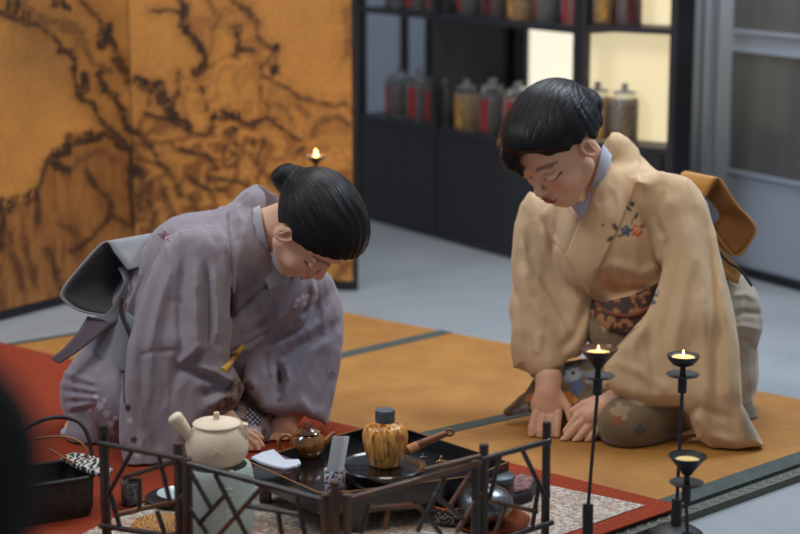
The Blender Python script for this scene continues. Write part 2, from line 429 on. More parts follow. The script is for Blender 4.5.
S2 = [([(180, -30), (181, 0), (187, 15), (186, 32), (199, 45), (206, 58), (203, 70), (197, 75)], 2.2, .85, 4),
      ([(150, 12), (166, 10), (183, 13)], 1.6, .8, 4), ([(183, 8), (184, 34)], 2.5, .8, 5), ([(185, 15), (180, 26)], 1.5, .8, 3),
      ([(197, 73), (203, 68)], 3.0, .95, 2), ([(193, 42), (200, 50)], 2, .9, 2), ([(178, 73), (177, 92), (171, 108)], 1.6, .8, 4),
      ([(222, -20), (236, 6), (248, 15), (256, 26), (258, 38), (268, 46), (276, 51), (274, 62), (262, 66), (262, 76), (276, 83), (290, 90), (298, 97), (314, 101), (334, 105), (345, 103), (358, 118)], 1.5, .62, 6),
      ([(237, 5), (250, 12), (256, 24)], 3.0, .7, 5), ([(205, -8), (212, 8), (220, 16), (214, 28)], 2.5, .45, 8),
      ([(236, 30), (240, 40), (238, 47), (248, 50), (253, 50)], 4, .8, 3), ([(246, 48), (235, 54)], 3, .85, 3), ([(232, 27), (241, 24), (243, 32)], 1.2, .6, 5),
      ([(271, 50), (276, 46)], 2.5, .95, 2), ([(273, 74), (276, 68)], 3, .95, 2), ([(272, 54), (268, 60)], 1, .8, 3),
      ([(136, 79), (146, 83), (153, 86)], 2.2, .85, 3), ([(140, 88), (150, 92), (149, 105)], 3, .6, 7), ([(158, 88), (163, 98), (168, 108), (176, 120), (188, 127)], 4.2, .9, 3),
      ([(155, 85), (160, 92)], 2, .95, 2), ([(170, 115), (182, 126)], 3, .85, 4),
      ([(145, 113), (164, 118), (181, 127), (194, 134), (208, 135), (213, 127), (214, 117), (231, 118), (241, 122), (255, 127), (268, 117), (278, 125), (292, 137), (302, 139)], 1.7, .8, 4),
      ([(213, 117), (224, 115), (236, 117)], 2.4, .9, 3), ([(252, 124), (266, 118), (276, 119)], 2, .8, 3),
      ([(137, 132), (150, 147), (160, 164), (170, 172), (177, 183), (181, 196)], 3.2, .72, 6), ([(133, 140), (138, 160), (141, 185), (136, 220)], 3, .5, 8),
      ([(181, 150), (197, 155), (206, 155), (213, 163), (218, 169)], 2, .75, 4), ([(170, 143), (180, 150)], 1.5, .5, 5),
      ([(222, 148), (230, 142), (240, 145), (243, 155), (236, 165), (227, 166), (222, 157), (222, 148)], 1.2, .6, 4), ([(230, 150), (238, 156), (238, 164)], 2.2, .55, 5),
      ([(225, 133), (231, 128), (235, 130), (229, 135)], 1.8, .85, 2), ([(254, 140), (255, 146)], 2.2, .8, 3), ([(265, 141), (262, 149), (257, 153), (257, 165)], 1.6, .7, 4),
      ([(211, 177), (222, 180), (241, 183), (250, 192)], 1.8, .7, 4), ([(190, 176), (198, 185), (212, 190), (225, 190)], 2, .6, 5), ([(206, 176), (208, 182)], 2, .8, 3),
      ([(203, 88), (203, 94)], 2.4, .8, 3), ([(206, 105), (206, 110)], 1.6, .7, 3), ([(262, 88), (263, 100), (270, 108)], 1.5, .55, 4), ([(275, 104), (288, 108), (290, 118)], 2, .5, 6),
      ([(312, 134), (318, 124), (325, 117), (339, 117), (346, 124)], 3, .6, 7), ([(298, 106), (308, 116)], 2, .4, 7), ([(356, 5), (345, 14), (352, 34), (346, 56)], 4, .45, 10),
      ([(150, 180), (146, 200), (155, 215), (150, 240)], 3, .65, 6), ([(165, 190), (172, 215), (168, 245), (180, 270)], 3.5, .6, 6), ([(136, 168), (140, 176)], 4, .85, 5),
      ([(190, 198), (200, 215), (220, 225)], 3, .55, 6), ([(160, 230), (180, 240), (210, 240), (230, 250)], 3, .5, 8), ([(305, 148), (298, 152)], 3, .75, 4),
      ([(260, 170), (275, 178), (280, 190)], 2, .45, 7), ([(318, 180), (330, 200), (325, 230), (340, 250)], 4, .4, 10)]
S1 = [([(-10, 12), (3, 14), (15, 19), (33, 24), (48, 30), (58, 44), (66, 52), (72, 58)], 2.6, .8, 5), ([(15, -8), (16, 12)], 3, .9, 3), ([(8, 0), (10, 14), (22, 20)], 3, .7, 4),
      ([(22, 4), (36, 16), (50, 22), (70, 24), (80, 30)], 6, .45, 10), ([(56, -2), (64, 3), (67, 8)], 3.5, .95, 2.5),
      ([(60, 52), (70, 52), (76, 60), (75, 78), (78, 92), (84, 100), (93, 105), (97, 117), (108, 128), (118, 136), (126, 147), (133, 156)], 2, .85, 3.5),
      ([(62, 30), (76, 32), (84, 44), (76, 50)], 3, .4, 9), ([(80, 0), (92, 12), (100, 20), (108, 30), (112, 44), (120, 58), (128, 72), (134, 86)], 2.8, .7, 5),
      ([(100, 27), (102, 44)], 3.6, .95, 2), ([(109, 26), (108, 38), (115, 46)], 2.8, .95, 2), ([(86, 74), (86, 88)], 4.0, .95, 2), ([(118, 60), (128, 78)], 6, .75, 6),
      ([(100, 74), (104, 88), (115, 97), (121, 110), (124, 122), (134, 136)], 3.2, .85, 3.5), ([(85, 50), (96, 66), (110, 72)], 3, .5, 7),
      ([(45, 162), (56, 156), (68, 150), (70, 140), (78, 138), (82, 142), (90, 139), (97, 140), (104, 134), (112, 138), (124, 148)], 2.8, .85, 3), ([(69, 137), (70, 150)], 1.5, .95, 2),
      ([(45, 164), (39, 187), (36, 197), (30, 199), (15, 205), (-4, 211)], 2, .7, 4), ([(36, 190), (40, 210), (38, 222)], 4, .7, 5), ([(51, 160), (60, 168), (69, 172)], 4, .85, 4),
      ([(87, 172), (92, 182), (99, 190), (107, 195), (112, 205), (108, 220), (98, 230), (90, 238), (80, 248), (69, 252)], 2.6, .75, 5), ([(132, 150), (130, 180), (133, 222)], 4, .8, 5),
      ([(112, 215), (125, 222), (136, 226)], 3, .7, 5), ([(0, 205), (3, 225), (0, 250)], 5, .8, 5), ([(46, 250), (56, 270), (60, 290)], 4, .7, 6), ([(8, 203), (8, 212)], 1.5, .95, 1.5), ([(28, 195), (28, 204)], 1.5, .95, 1.5),
      ([(120, 140), (130, 148)], 5, .8, 5), ([(70, 168), (80, 160), (100, 150), (115, 160)], 4, .4, 9), ([(10, 235), (16, 262), (24, 290)], 3, .55, 6), ([(24, 240), (30, 265), (36, 285)], 3, .5, 6),
      ([(75, 280), (92, 270), (110, 262), (125, 264)], 3, .6, 7), ([(60, 225), (75, 232)], 2, .4, 6)]
for (x0, y0, x1, y1, n_) in ((134, 82, 146, 84, 4), (150, 86, 170, 112, 7), (182, 10, 186, 32, 5), (196, 44, 206, 60, 4), (215, 117, 238, 118, 5)):
    for i in range(n_):
        t = i/max(n_-1, 1); x = x0+(x1-x0)*t+random.uniform(-1, 1); y = y0+(y1-y0)*t; h_ = random.uniform(4, 8)
        S2.append(([(x, y+2), (x+.4, y-h_)], 1.1, .93, 1.6))
for (x0, y0, x1, y1, n_) in ((46, 160, 70, 150, 5), (70, 144, 92, 140, 6), (0, 208, 36, 197, 7), (100, 40, 112, 44, 3), (54, 4, 68, 8, 4), (8, 8, 30, 20, 4)):
    for i in range(n_):
        t = i/max(n_-1, 1); x = x0+(x1-x0)*t+random.uniform(-1, 1); y = y0+(y1-y0)*t; h_ = random.uniform(4, 9)
        S1.append(([(x, y+2), (x+.4, y-h_)], 1.1, .93, 1.6))
def paint(p, S, shade, panel):
    gold = L3(212, 150, 78); ink = L3(46, 36, 34); brown = L3(138, 86, 48)
    n = fbm(np.c_[p*.03, np.zeros(len(p))], 4); n2 = fbm(np.c_[p[:, 0]*.05, p[:, 1]*.05, np.full(len(p), 9.)], 4)
    col = gold[None]*(.86+.28*n[:, None])
    fine0 = fbm(np.c_[p*.16, np.full(len(p), 2.)], 3)
    if panel == 1:
        w1 = np.clip(1-(p[:, 1]-20-.9*p[:, 0]+ (n2-.5)*60)/40, 0, 1)  # haze at the top right
        col = col*(1-.35*w1[:, None]*np.clip(n2*1.6, 0, 1)[:, None])
        mt = [(45, 160), (69, 149), (90, 138), (108, 134), (134, 156), (140, 340), (-20, 340), (-20, 213), (15, 205), (36, 197)]
        p3 = np.c_[p*.1, np.zeros(len(p))]; q = p+4*(np.c_[fbm(p3, 3), fbm(p3+9, 3)]-.5)*2
        a = inside(q, mt)
        gr = fbm(np.c_[p[:, 0]*.22, p[:, 1]*.04, np.full(len(p), 3.)], 4)
        k = np.clip((gr-.34)*2.6, 0, 1)*a*np.clip(.35+(p[:, 1]-150)/160, .3, .95)
        col = col*(1-k[:, None])+brown*.55*k[:, None]
        k = a*.52; col = col*(1-k[:, None])+brown*k[:, None]
        shade_wash = np.clip(1-np.abs(p[:, 0]-(30+.0*p[:, 1]))/60, 0, 1)*np.clip(1-np.abs(p[:, 1]-60)/70, 0, 1)*.55  # brown-grey ink wash that also paints in this panel's shade
        col = col*(1-shade_wash[:, None])+L3(120, 92, 60)*shade_wash[:, None]
    else:
        mt = [(180, -30), (187, 30), (206, 58), (203, 74), (178, 76), (170, 110), (190, 130), (213, 128), (214, 116), (255, 126), (300, 140), (360, 150), (360, 120), (335, 104), (298, 96), (262, 72), (276, 52), (256, 26), (232, -30)]
        lo = [(134, 110), (190, 132), (213, 128), (240, 122), (300, 140), (360, 150), (360, 300), (134, 300)]
        p3 = np.c_[p*.05, np.zeros(len(p))]; q = p+8*(np.c_[fbm(p3, 3), fbm(p3+9, 3)]-.5)*2
        w1 = np.c_[fbm(p3*.8+3, 3), fbm(p3*.8+41, 3)]
        st = np.sin(p[:, 0]*.13+p[:, 1]*.09+w1[:, 0]*22+w1[:, 1]*12)
        k = (inside(q, mt)*.36+inside(q, lo)*.74)*np.clip(st*.9+.38+(fine0-.5)*2.2, 0, 1)
        k = k*(1-.4*np.clip((p[:, 0]-250)/60, 0, 1)*(p[:, 1] < 170))
        col = col*(1-k[:, None])+brown*.8*k[:, None]
        r = np.clip((p[:, 0]-335)/25+(n2-.5)*2, 0, 1)*np.clip(1-p[:, 1]/130, 0, 1)*.5
        col = col*(1-r[:, None])+brown*r[:, None]
    D, Wd = strokes(p, S)
    fine = fbm(np.c_[p*.5, np.full(len(p), 7.)], 2)
    col = col*(.93+.14*fine[:, None])
    col = col*(1-Wd[:, None])+brown*.7*Wd[:, None]
    col = col*(1-D[:, None])+ink*D[:, None]
    return col*shade
M['painted'] = mat('painted gold leaf paper', (1, 1, 1, 1), .5, vcol=True, scale=90, bump=.12, bscale=200, spec=.35)
M['screenback'] = mat('brown paper screen back', RGB(70, 50, 34), .8)
scr = empty('folding_screen', Fl(135, 287), 'tall gold leaf folding screen painted with ink mountains and black lacquer frame', 'folding screen')
SH = 1.35
def screen_panel(pa, pb, S, panel, u_rng, shade=1.0):
    A = Vector((pa.x, pa.y, 0)); B = Vector((pb.x, pb.y, 0)); e = (B-A).normalized(); W = (B-A).length
    n = Vector((e.y, -e.x, 0))
    if n.y > 0: n = -n
    fw = .014; fa, fb_ = (fw, .003) if panel == 1 else (.003, fw)
    if panel == 1: fa, fb_ = fw, .003
    nu, nv = int(W/.0019), int((SH-.04)/.0026)
    us = np.linspace(fa, W-fb_, nu); zs = np.linspace(.03, SH-fw, nv)
    X, Z = np.meshgrid(us, zs)
    base = A+n*.012
    pts = np.c_[base.x+e.x*X.ravel(), base.y+e.y*X.ravel(), Z.ravel()]
    # where the painted motif sits on the paper
    dy = pts[:, 1]*CT-(pts[:, 2]-H)*ST; yy = pts[:, 1]*ST+(pts[:, 2]-H)*CT
    px = np.c_[400+F_PX*pts[:, 0]/dy, 267-F_PX*yy/dy]
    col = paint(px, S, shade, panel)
    idx = np.arange(nu*nv).reshape(nv, nu)
    fcs = np.stack([idx[:-1, :-1], idx[:-1, 1:], idx[1:, 1:], idx[1:, :-1]], -1).reshape(-1, 4)
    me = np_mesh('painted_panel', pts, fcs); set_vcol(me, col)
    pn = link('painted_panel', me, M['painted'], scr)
    bm = bmesh.new()
    bm_obox(bm, A-n*.006, e*W, n*.0175, (0, 0, .03)); bm_obox(bm, A-n*.006+Vector((0, 0, SH-fw)), e*W, n*.0175, (0, 0, fw))
    bm_obox(bm, A-n*.006+Vector((0, 0, .03)), e*fa, n*.0175, (0, 0, SH-fw-.03)); bm_obox(bm, B-e*fb_-n*.006+Vector((0, 0, .03)), e*fb_, n*.0175, (0, 0, SH-fw-.03))
    from_bm('lacquer_frame', bm, M['dark'], scr)
    obox('backing', A+e*fa-n*.003+Vector((0, 0, .03)), e*(W-fa-fb_), n*.0135, (0, 0, SH-fw-.03), M['screenback'], scr)
def np_mesh(name, v, f):
    me = bpy.data.meshes.new(name)
    v = np.asarray(v, np.float32); f = np.asarray(f, np.int32)
    me.vertices.add(len(v)); me.vertices.foreach_set('co', v.ravel())
    me.loops.add(f.size); me.loops.foreach_set('vertex_index', f.ravel())
    me.polygons.add(len(f)); me.polygons.foreach_set('loop_start', np.arange(0, f.size, f.shape[1], dtype=np.int32))
    try: me.polygons.foreach_set('loop_total', np.full(len(f), f.shape[1], np.int32))
    except Exception: pass
    me.update(calc_edges=True); me.validate()
    return me
fold = Fl(135, 285.5); lft = Fl(-8, 322); rgt = Fl(358, 290)
lft = fold+(lft-fold)*1.35
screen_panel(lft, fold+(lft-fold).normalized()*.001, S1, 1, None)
screen_panel(fold+(rgt-fold).normalized()*.007, rgt, S2, 2, None)

# ------------------------------------------------------------ shelving with jars
SA = Fl(373, 221.5); SB = Fl(514, 260.0); se = (SB-SA).normalized(); sn = Vector((se.y, -se.x, 0))
if sn.y > 0: sn = -sn
def st_(u, v): return plane_hit(u, v, SA, se)
zb1 = st_(464, 134)[1]; zb2 = st_(478, 18.6)[1]; sp_h = zb2-zb1
tp1 = st_(433, 130)[0]; tp2 = st_(578, 60)[0]; bayw = tp2-tp1
tp0 = tp1-bayw*.62
DEP = .34
shelf = empty('display_shelf', SA+se*tp1, 'dark wooden open display shelf unit behind the folding screen, holding rows of jars', 'shelf')
Z = Vector((0, 0, 1))
def sbox(name, par, A, e, n, t0, t1, z0, z1, d0, d1, m):
    return obox(name, A+e*t0-n*d0+Z*z0, e*(t1-t0), -n*(d1-d0), Z*(z1-z0), m, par)
TOPH = zb2+sp_h*1.0+.02
bt = .018
for i, t in enumerate((tp0, tp1, tp2-.012)):
    pw = .028
    sbox('post', shelf, SA, se, sn, t-pw/2, t+pw/2, .0, TOPH, 0, .03, M['cab'])
    sbox('post', shelf, SA, se, sn, t-pw/2, t+pw/2, .0, TOPH, DEP-.03, DEP, M['cab'])
for z in (zb1, zb2, TOPH-bt):
    sbox('shelf_board', shelf, SA, se, sn, tp0-.014, tp2+.002, z-bt, z, .001, DEP-.001, M['cab'])
sbox('shelf_board', shelf, SA, se, sn, tp0-.014, tp2+.002, .0, .03, .001, DEP-.001, M['cab'])
for a, b in ((tp0+.015, tp1-.015), (tp1+.015, tp2-.027)):
    sbox('cabinet_door', shelf, SA, se, sn, a, b, .031, zb1-bt-.001, .004, .022, M['cab'])
# back panels: dark, with a lit strip at the right of the second bay
tlit = plane_hit(529, 60, SA-sn*(DEP-.004), se)[0]
sbox('back_panel', shelf, SA, se, sn, tp0-.014, tlit-.02, zb1, TOPH, DEP-.004, DEP+.008, M['cabpanel'])
sbox('post', shelf, SA, se, sn, tlit-.02, tlit, zb1, TOPH-.02, DEP-.02, DEP+.005, M['cab'])
sbox('light_panel', shelf, SA, se, sn, tlit, tlit+.31, zb1+.002, zb2-bt-.002, DEP-.004, DEP+.008, M['lit2'])['label'] = 'glowing off-white light panel'
# dark rear upright in first bay
tq = plane_hit(406, 60, SA-sn*(DEP-.004), se)[0]
sbox('post', shelf, SA, se, sn, tq-.02, tq+.02, zb1, TOPH-.02, DEP-.02, DEP-.005, M['cab'])
# second unit, turned more to the front
UB = SA+se*(tp2+.008)
a2 = math.radians(57.6)
ue = Vector((math.sin(a2), -math.cos(a2), 0)); un = Vector((ue.y, -ue.x, 0))
if un.y > 0: un = -un
def ut(u, v): return plane_hit(u, v, UB, ue)
W2 = ut(676, 60)[0]; D2 = .13
shelf2 = empty('display_shelf', UB, 'dark framed display shelf with a glowing cream light panel, behind the woman in cream', 'shelf')
zc1 = plane_hit(655, 148, UB, ue)[1]; zc2 = plane_hit(630, 27, UB, ue)[1]
for t in (.0, W2-.022):
    w_ = .022
    sbox('post', shelf2, UB, ue, un, t, t+w_, 0, TOPH, 0, .03, M['cab'])
for t in (.0, W2-.012):
    sbox('side_panel', shelf2, UB, ue, un, t, t+.012, 0, TOPH if t else zc1-.02, .03, D2, M['cab'])
for z in (zc1, zc2, TOPH-bt):
    sbox('shelf_board', shelf2, UB, ue, un, .012, W2-.012, z-bt, z, .0, D2-.002, M['cab'])
sbox('cabinet_door', shelf2, UB, ue, un, .023, W2-.037, .012, zc1-bt-.001, .004, .022, M['cab'])
sbox('light_panel', shelf2, UB, ue, un, -.05, W2-.012, zc1+.001, zc2-bt-.001, D2-.002, D2+.01, M['lit'])['label'] = 'glowing cream light panel'
tb = plane_hit(637, 10, UB-un*D2, ue)[0]
sbox('light_panel', shelf2, UB, ue, un, tb, W2-.012, zc2+.001, TOPH-bt, D2-.002, D2+.01, M['lit'])
sbox('back_panel', shelf2, UB, ue, un, .0, tb, zc2+.001, TOPH-bt, D2-.002, D2+.01, M['cabpanel'])

fillers = [(RGB(60, 52, 50), 'dark tea leaves'), (RGB(150, 45, 42), 'red wrapped tea'), (RGB(176, 130, 60), 'amber dried flowers'), (RGB(92, 84, 78), 'grey brown tea'), (RGB(84, 30, 30), 'dark red fruit tea'), (RGB(44, 46, 56), 'blackish tea'), (RGB(120, 96, 70), 'tan dried roots')]
fm = [mat('jar filling '+l, tuple(x*.6 for x in c[:3])+(1,), .7, col2=tuple(x*1.7 for x in c[:3])+(1,), scale=70) for c, l in fillers]
redm = mat('red paper strip label', RGB(160, 44, 44), .7)
jarG = {}
def jar_proto(k, h=.182, r=.043):
    e = bpy.data.objects.new('glass_jar', None); COL.objects.link(e); e.empty_display_size = .02
    lathe('glass_body', [(0, 0), (r, 0), (r+.002, .004), (r+.002, h*.72), (r*.72, h*.8), (r*.72, h*.84)], (0, 0, 0), M['glass'], e, 20)
    lathe('tea_filling', [(0, .003), (r-.003, .003), (r-.002, h*.68), (0, h*.69)], (0, 0, 0), fm[k], e, 16)
    lathe('glass_lid', [(0, h*.845), (r*.85, h*.845), (r*.85, h*.87), (r*.3, h*.9), (r*.16, h*.92), (r*.3, h*.96), (r*.22, h), (0, h*1.01)], (0, 0, 0), M['jartop'], e, 16)
    bm = bmesh.new()
    w_ = .011
    for a in range(6):
        pass
    pts = [[(r+.003)*math.cos(t), (r+.003)*math.sin(t)] for t in np.linspace(-PI/2-.3, -PI/2+.3, 6)]
    vs = [[bm.verts.new((x, y, z)) for x, y in pts] for z in (h*.08, h*.66)]
    vs2 = [[bm.verts.new((x*1.012, y*1.012, z)) for x, y in pts] for z in (h*.08, h*.66)]
    for i in range(5):
        bm.faces.new((vs2[0][i], vs2[0][i+1], vs2[1][i+1], vs2[1][i])); bm.faces.new((vs[0][i+1], vs[0][i], vs[1][i], vs[1][i+1]))
    from_bm('paper_label', bm, redm if k in (0, 1, 3, 5) else fm[k], e, smooth=True)
    return e
protos = {}
def place_jar(A, e, n, t, z, dd, k, rz, sc, label, grp):
    src = protos.get(k)
    if src is None:
        r = jar_proto(k); protos[k] = r
    else:
        r = src.copy(); COL.objects.link(r)
        for ch in src.children:
            c = ch.copy(); COL.objects.link(c); c.parent = r
    r.location = A+e*t-n*dd+Z*(z+.0006); r.rotation_euler = (0, 0, rz); r.scale = (sc, sc, sc)
    tag(r, label, 'jar', grp)
ordn = ['first', 'second', 'third', 'fourth', 'fifth', 'sixth', 'seventh', 'eighth', 'ninth', 'tenth', 'eleventh', 'twelfth']
def jar_row(A, e, n, t0, t1, z, num, where, grp, kinds, dep=.12, sc=1.0, rows=1):
    ang = math.atan2(e.y, e.x)
    for r_ in range(rows):
        for i in range(num):
            t = t0+(t1-t0)*(i+.5)/num+(.02 if r_ else 0)
            k = kinds[(i+r_*3) % len(kinds)]
            place_jar(A, e, n, t, z, dep+r_*.1, k, ang+random.uniform(-.5, .5), sc*random.uniform(.95, 1.05),
                      'jar of %s, %s from left, %s%s' % (fillers[k][1], ordn[i], 'back row ' if r_ else 'front row ' if rows > 1 else '', where), grp)
jar_row(SA, se, sn, tp0+.02+bayw*.08, tp1-.02, zb1, 3, 'on the lower shelf beside the folding screen', 'jars on the lower left shelf', [0, 3, 5, 0], .08)
jar_row(SA, se, sn, tp1+.03, tp2-.04, zb1, 5, 'on the lower middle shelf', 'jars on the lower middle shelf', [2, 0, 1, 3, 0, 6], .07, rows=2)
jar_row(SA, se, sn, tp0+.02+bayw*.08, tp1-.02, zb2, 3, 'on the upper shelf beside the folding screen', 'jars on the upper left shelf', [5, 0, 3, 6], .08)
jar_row(SA, se, sn, tp1+.03, tp2-.04, zb2, 5, 'on the upper middle shelf', 'jars on the upper middle shelf', [5, 4, 2, 0, 1, 4], .08)
for u_, k in ((602, 2), (629, 4)):
    place_jar(UB, ue, un, plane_hit(u_, 10, UB-un*.07, ue)[0], zc2, .07, k, 0, .9, 'jar of %s on the upper shelf of the lit unit' % fillers[k][1], 'jars on the upper lit shelf')
for t, k, dd in ((plane_hit(597, 120, UB-un*.07, ue)[0], 2, .07), (plane_hit(624, 120, UB-un*.07, ue)[0], 6, .07)):
    place_jar(UB, ue, un, t, zc1, dd, k, 0, 1.0, 'glass jar of %s in front of the glowing cream panel' % fillers[k][1], 'jars before the glowing panel')
# ================================================================== SURFACES FROM DISTANCE FIELDS
V3 = lambda *a: np.array(a, float)
def sdf_mesh(f, lo, hi, h, B=8):
    """zero surface of f (points (N,3) -> distance) by surface nets on a sparse grid"""
    lo = np.array(lo, float); n = np.ceil((np.array(hi)-lo)/h/B).astype(int)*B
    nb = n//B
    bi = np.stack(np.meshgrid(*[np.arange(k) for k in nb], indexing='ij'), -1).reshape(-1, 3)
    c = lo+(bi+.5)*B*h
    dc = f(c)
    G = np.empty(n, np.float32)
    G6 = G.reshape(nb[0], B, nb[1], B, nb[2], B)
    G6[...] = dc.reshape(nb)[:, None, :, None, :, None]
    act = bi[np.abs(dc) < B*h*1.0+1.0]
    off = np.stack(np.meshgrid(*[np.arange(B)]*3, indexing='ij'), -1).reshape(-1, 3)
    for s in range(0, len(act), 1200):
        a = act[s:s+1200]
        p = lo+(a[:, None]*B+off[None]).reshape(-1, 3)*h
        v = f(p).reshape(len(a), B, B, B)
        G6[a[:, 0], :, a[:, 1], :, a[:, 2], :] = v
    G[0] = G[-1] = 1; G[:, 0] = G[:, -1] = 1; G[:, :, 0] = G[:, :, -1] = 1
    S = G < 0
    nx, ny, nz = n
    cs = [(i, j, k) for i in (0, 1) for j in (0, 1) for k in (0, 1)]
    cnt = sum(S[i:nx-1+i, j:ny-1+j, k:nz-1+k].astype(np.int8) for i, j, k in cs)
    cell = (cnt > 0) & (cnt < 8)
    ci = np.argwhere(cell); idx = np.full(cell.shape, -1, np.int32); idx[cell] = np.arange(len(ci))
    vals = {c_: G[ci[:, 0]+c_[0], ci[:, 1]+c_[1], ci[:, 2]+c_[2]] for c_ in cs}
    acc = np.zeros((len(ci), 3)); num = np.zeros(len(ci))
    for a in cs:
        for ax in range(3):
            if a[ax] == 0:
                b = list(a); b[ax] = 1; b = tuple(b)
                va, vb = vals[a], vals[b]; k = (va < 0) != (vb < 0)
                t = np.where(k, va/np.where(k, va-vb, 1), 0)
                pt = np.array(a, float)[None]+np.zeros((len(ci), 3)); pt[:, ax] += t
                acc[k] += pt[k]; num[k] += 1
    V = lo+(ci+acc/num[:, None])*h
    F = []
    for ax in range(3):
        sl0 = [slice(1, m-1) for m in n]; sl1 = list(sl0)
        sl0[ax] = slice(0, n[ax]-1); sl1[ax] = slice(1, n[ax])
        a, b = S[tuple(sl0)], S[tuple(sl1)]
        o = np.array([1, 1, 1]); o[ax] = 0
        e = np.argwhere(a != b)+o
        fl = S[e[:, 0], e[:, 1], e[:, 2]]
        u, v = (ax+1) % 3, (ax+2) % 3
        def at(du, dv):
            q = e.copy(); q[:, u] -= du; q[:, v] -= dv
            return idx[q[:, 0], q[:, 1], q[:, 2]]
        q = np.stack([at(1, 1), at(0, 1), at(0, 0), at(1, 0)], 1)
        q[~fl] = q[~fl][:, ::-1]
        F.append(q)
    F = np.concatenate(F); F = F[(F >= 0).all(1)]
    # light smoothing
    for _ in range(1):
        s = np.zeros_like(V); c2 = np.zeros(len(V))
        for i in range(4):
            a, b = F[:, i], F[:, (i+1) % 4]
            for k in range(3): s[:, k] += np.bincount(a, V[b, k], len(V))+np.bincount(b, V[a, k], len(V))
            c2 += np.bincount(a, minlength=len(V))+np.bincount(b, minlength=len(V))
        V = V*.5+s/np.maximum(c2, 1)[:, None]*.5
    return V, F
def smin(a, b, k):
    h = np.clip(.5+.5*(b-a)/k, 0, 1)
    return b+(a-b)*h-k*h*(1-h)
def smax(a, b, k): return -smin(-a, -b, k)
def cone(p, a, b, ra, rb, ws=1.0):
    a = np.array(a, float); b = np.array(b, float); q = p
    if ws != 1.0:
        sc_ = np.array([1, 1, ws]); q = p/sc_; a = a/sc_; b = b/sc_
    ab = b-a; t = np.clip(((q-a)@ab)/max(ab@ab, 1e-9), 0, 1)
    return np.sqrt((((q-a)-t[:, None]*ab)**2).sum(1))-(ra+(rb-ra)*t)
def chain(p, pts, rs, k=3.0, ws=1.0):
    d = None
    for i in range(len(pts)-1):
        c = cone(p, pts[i], pts[i+1], rs[i], rs[i+1], ws)
        d = c if d is None else smin(d, c, k)
    return d
def ell(p, c, r, R=None):
    q = p-np.array(c, float)
    if R is not None: q = q@R
    r = np.array(r, float)
    k0 = np.sqrt(((q/r)**2).sum(1)); k1 = np.sqrt(((q/r**2)**2).sum(1))
    return k0*(k0-1)/np.maximum(k1, 1e-6)
def poly2(q, poly):
    d, _ = segd(q, poly, True)
    return np.where(inside(q, poly), -d, d)
def pillow(p, poly, wc, t, r):
    """outline in (u, v) with a rounded thickness: wc(u, v) centre depth, t half thickness"""
    d2 = poly2(p[:, :2], poly)
    w = wc(p) if callable(wc) else wc
    tt = t(p) if callable(t) else t
    dw = np.abs(p[:, 2]-w)-tt
    a = np.maximum(d2+r, 0); b = np.maximum(dw+r, 0)
    return np.sqrt(a*a+b*b)+np.minimum(np.maximum(d2, dw)+r, 0)-r
def sheet(p, poly, wfun, th):
    """thin cloth sheet: outline in (u, v), surface depth wfun"""
    d2 = poly2(p[:, :2], poly); dw = np.abs(p[:, 2]-wfun(p))-th
    return np.maximum(d2, dw)
def lift(p, poly, amp, soft=1.2, wr=None):
    """raised cloth layer with a clear edge"""
    a = amp*np.clip(-poly2(p[:, :2], poly)/soft, 0, 1)
    if wr is not None: a = a*np.clip((wr-p[:, 2])/8, 0, 1)
    return a
def surf_w(f, u, v, w0=-130, w1=100):
    ws = np.arange(w0, w1, .5); q = np.c_[np.full(len(ws), u), np.full(len(ws), v), ws]
    k = np.argmax(f(q) < 0)
    return ws[k]
def loft(name, near, far, fig, m, parent, th=.0022, n=10, seg=7, rgb=(120, 120, 124), inner=None, bulge=0):
    """sheet between two edge curves given in modelling pixels"""
    a = np.array(crv(near, n)); b = np.array(crv(far, n)); t = np.linspace(0, 1, seg)[:, None, None]
    g = a[None]*(1-t)+b[None]*t
    g[..., 1] -= bulge*np.sin(t[..., 0]*PI)
    nr, nc = g.shape[:2]; idx = np.arange(nr*nc).reshape(nr, nc)
    f = np.stack([idx[:-1, :-1], idx[:-1, 1:], idx[1:, 1:], idx[1:, :-1]], -1).reshape(-1, 4)
    me = np_mesh(name, Pn(g.reshape(-1, 3), *fig), f); set_vcol(me, np.tile(L3(*rgb), (nr*nc, 1)))
    o = link(name, me, m, parent); so = o.modifiers.new('thickness', 'SOLIDIFY'); so.thickness = th; so.offset = 0
    return o
def ftube(name, pts, r, fig, m, parent, rgb=None, n=6, seg=8):
    c = np.array(crv(pts, n)); w = Pn(c, *fig)
    rs = r if not isinstance(r, (list, tuple)) else [float(x) for x in np.interp(np.linspace(0, 1, len(c)), np.linspace(0, 1, len(r)), r)]
    if isinstance(rs, (int, float)): rs = [rs]*len(c)
    o = tube(name, [tuple(x) for x in w], [x*fig[1] for x in rs], m, parent, seg)
    if rgb: set_vcol(o.data, np.tile(L3(*rgb), (len(o.data.vertices), 1)))
    return o
def fold(p, pts, sig, amp, wr=None):
    """soft ridge (+) or groove (-) along a path seen in (u, v), tapering at its ends"""
    d, fr = segd(p[:, :2], pts)
    a = amp*np.exp(-(d/sig)**2)*np.clip(np.minimum(fr, 1-fr)*5+.15, 0, 1)
    if wr is not None: a = a*np.clip((wr-p[:, 2])/12, 0, 1)
    return a
def crumple(p, a):
    """small soft irregularities of hanging cloth, stretched downwards"""
    q = np.stack([p[:, 0]*.075, p[:, 1]*.03, p[:, 2]*.06], 1)
    n = fbm(q, 2); return a*(1-4*np.abs(n-.5))
def field_obj(name, f, lo, hi, h, fig, m, parent, col=None):
    V, F = sdf_mesh(f, lo, hi, h)
    me = np_mesh(name, Pn(V, *fig), F)
    # orient outwards
    if col is not None: set_vcol(me, col(V))
    o = link(name, me, m, parent)
    return o
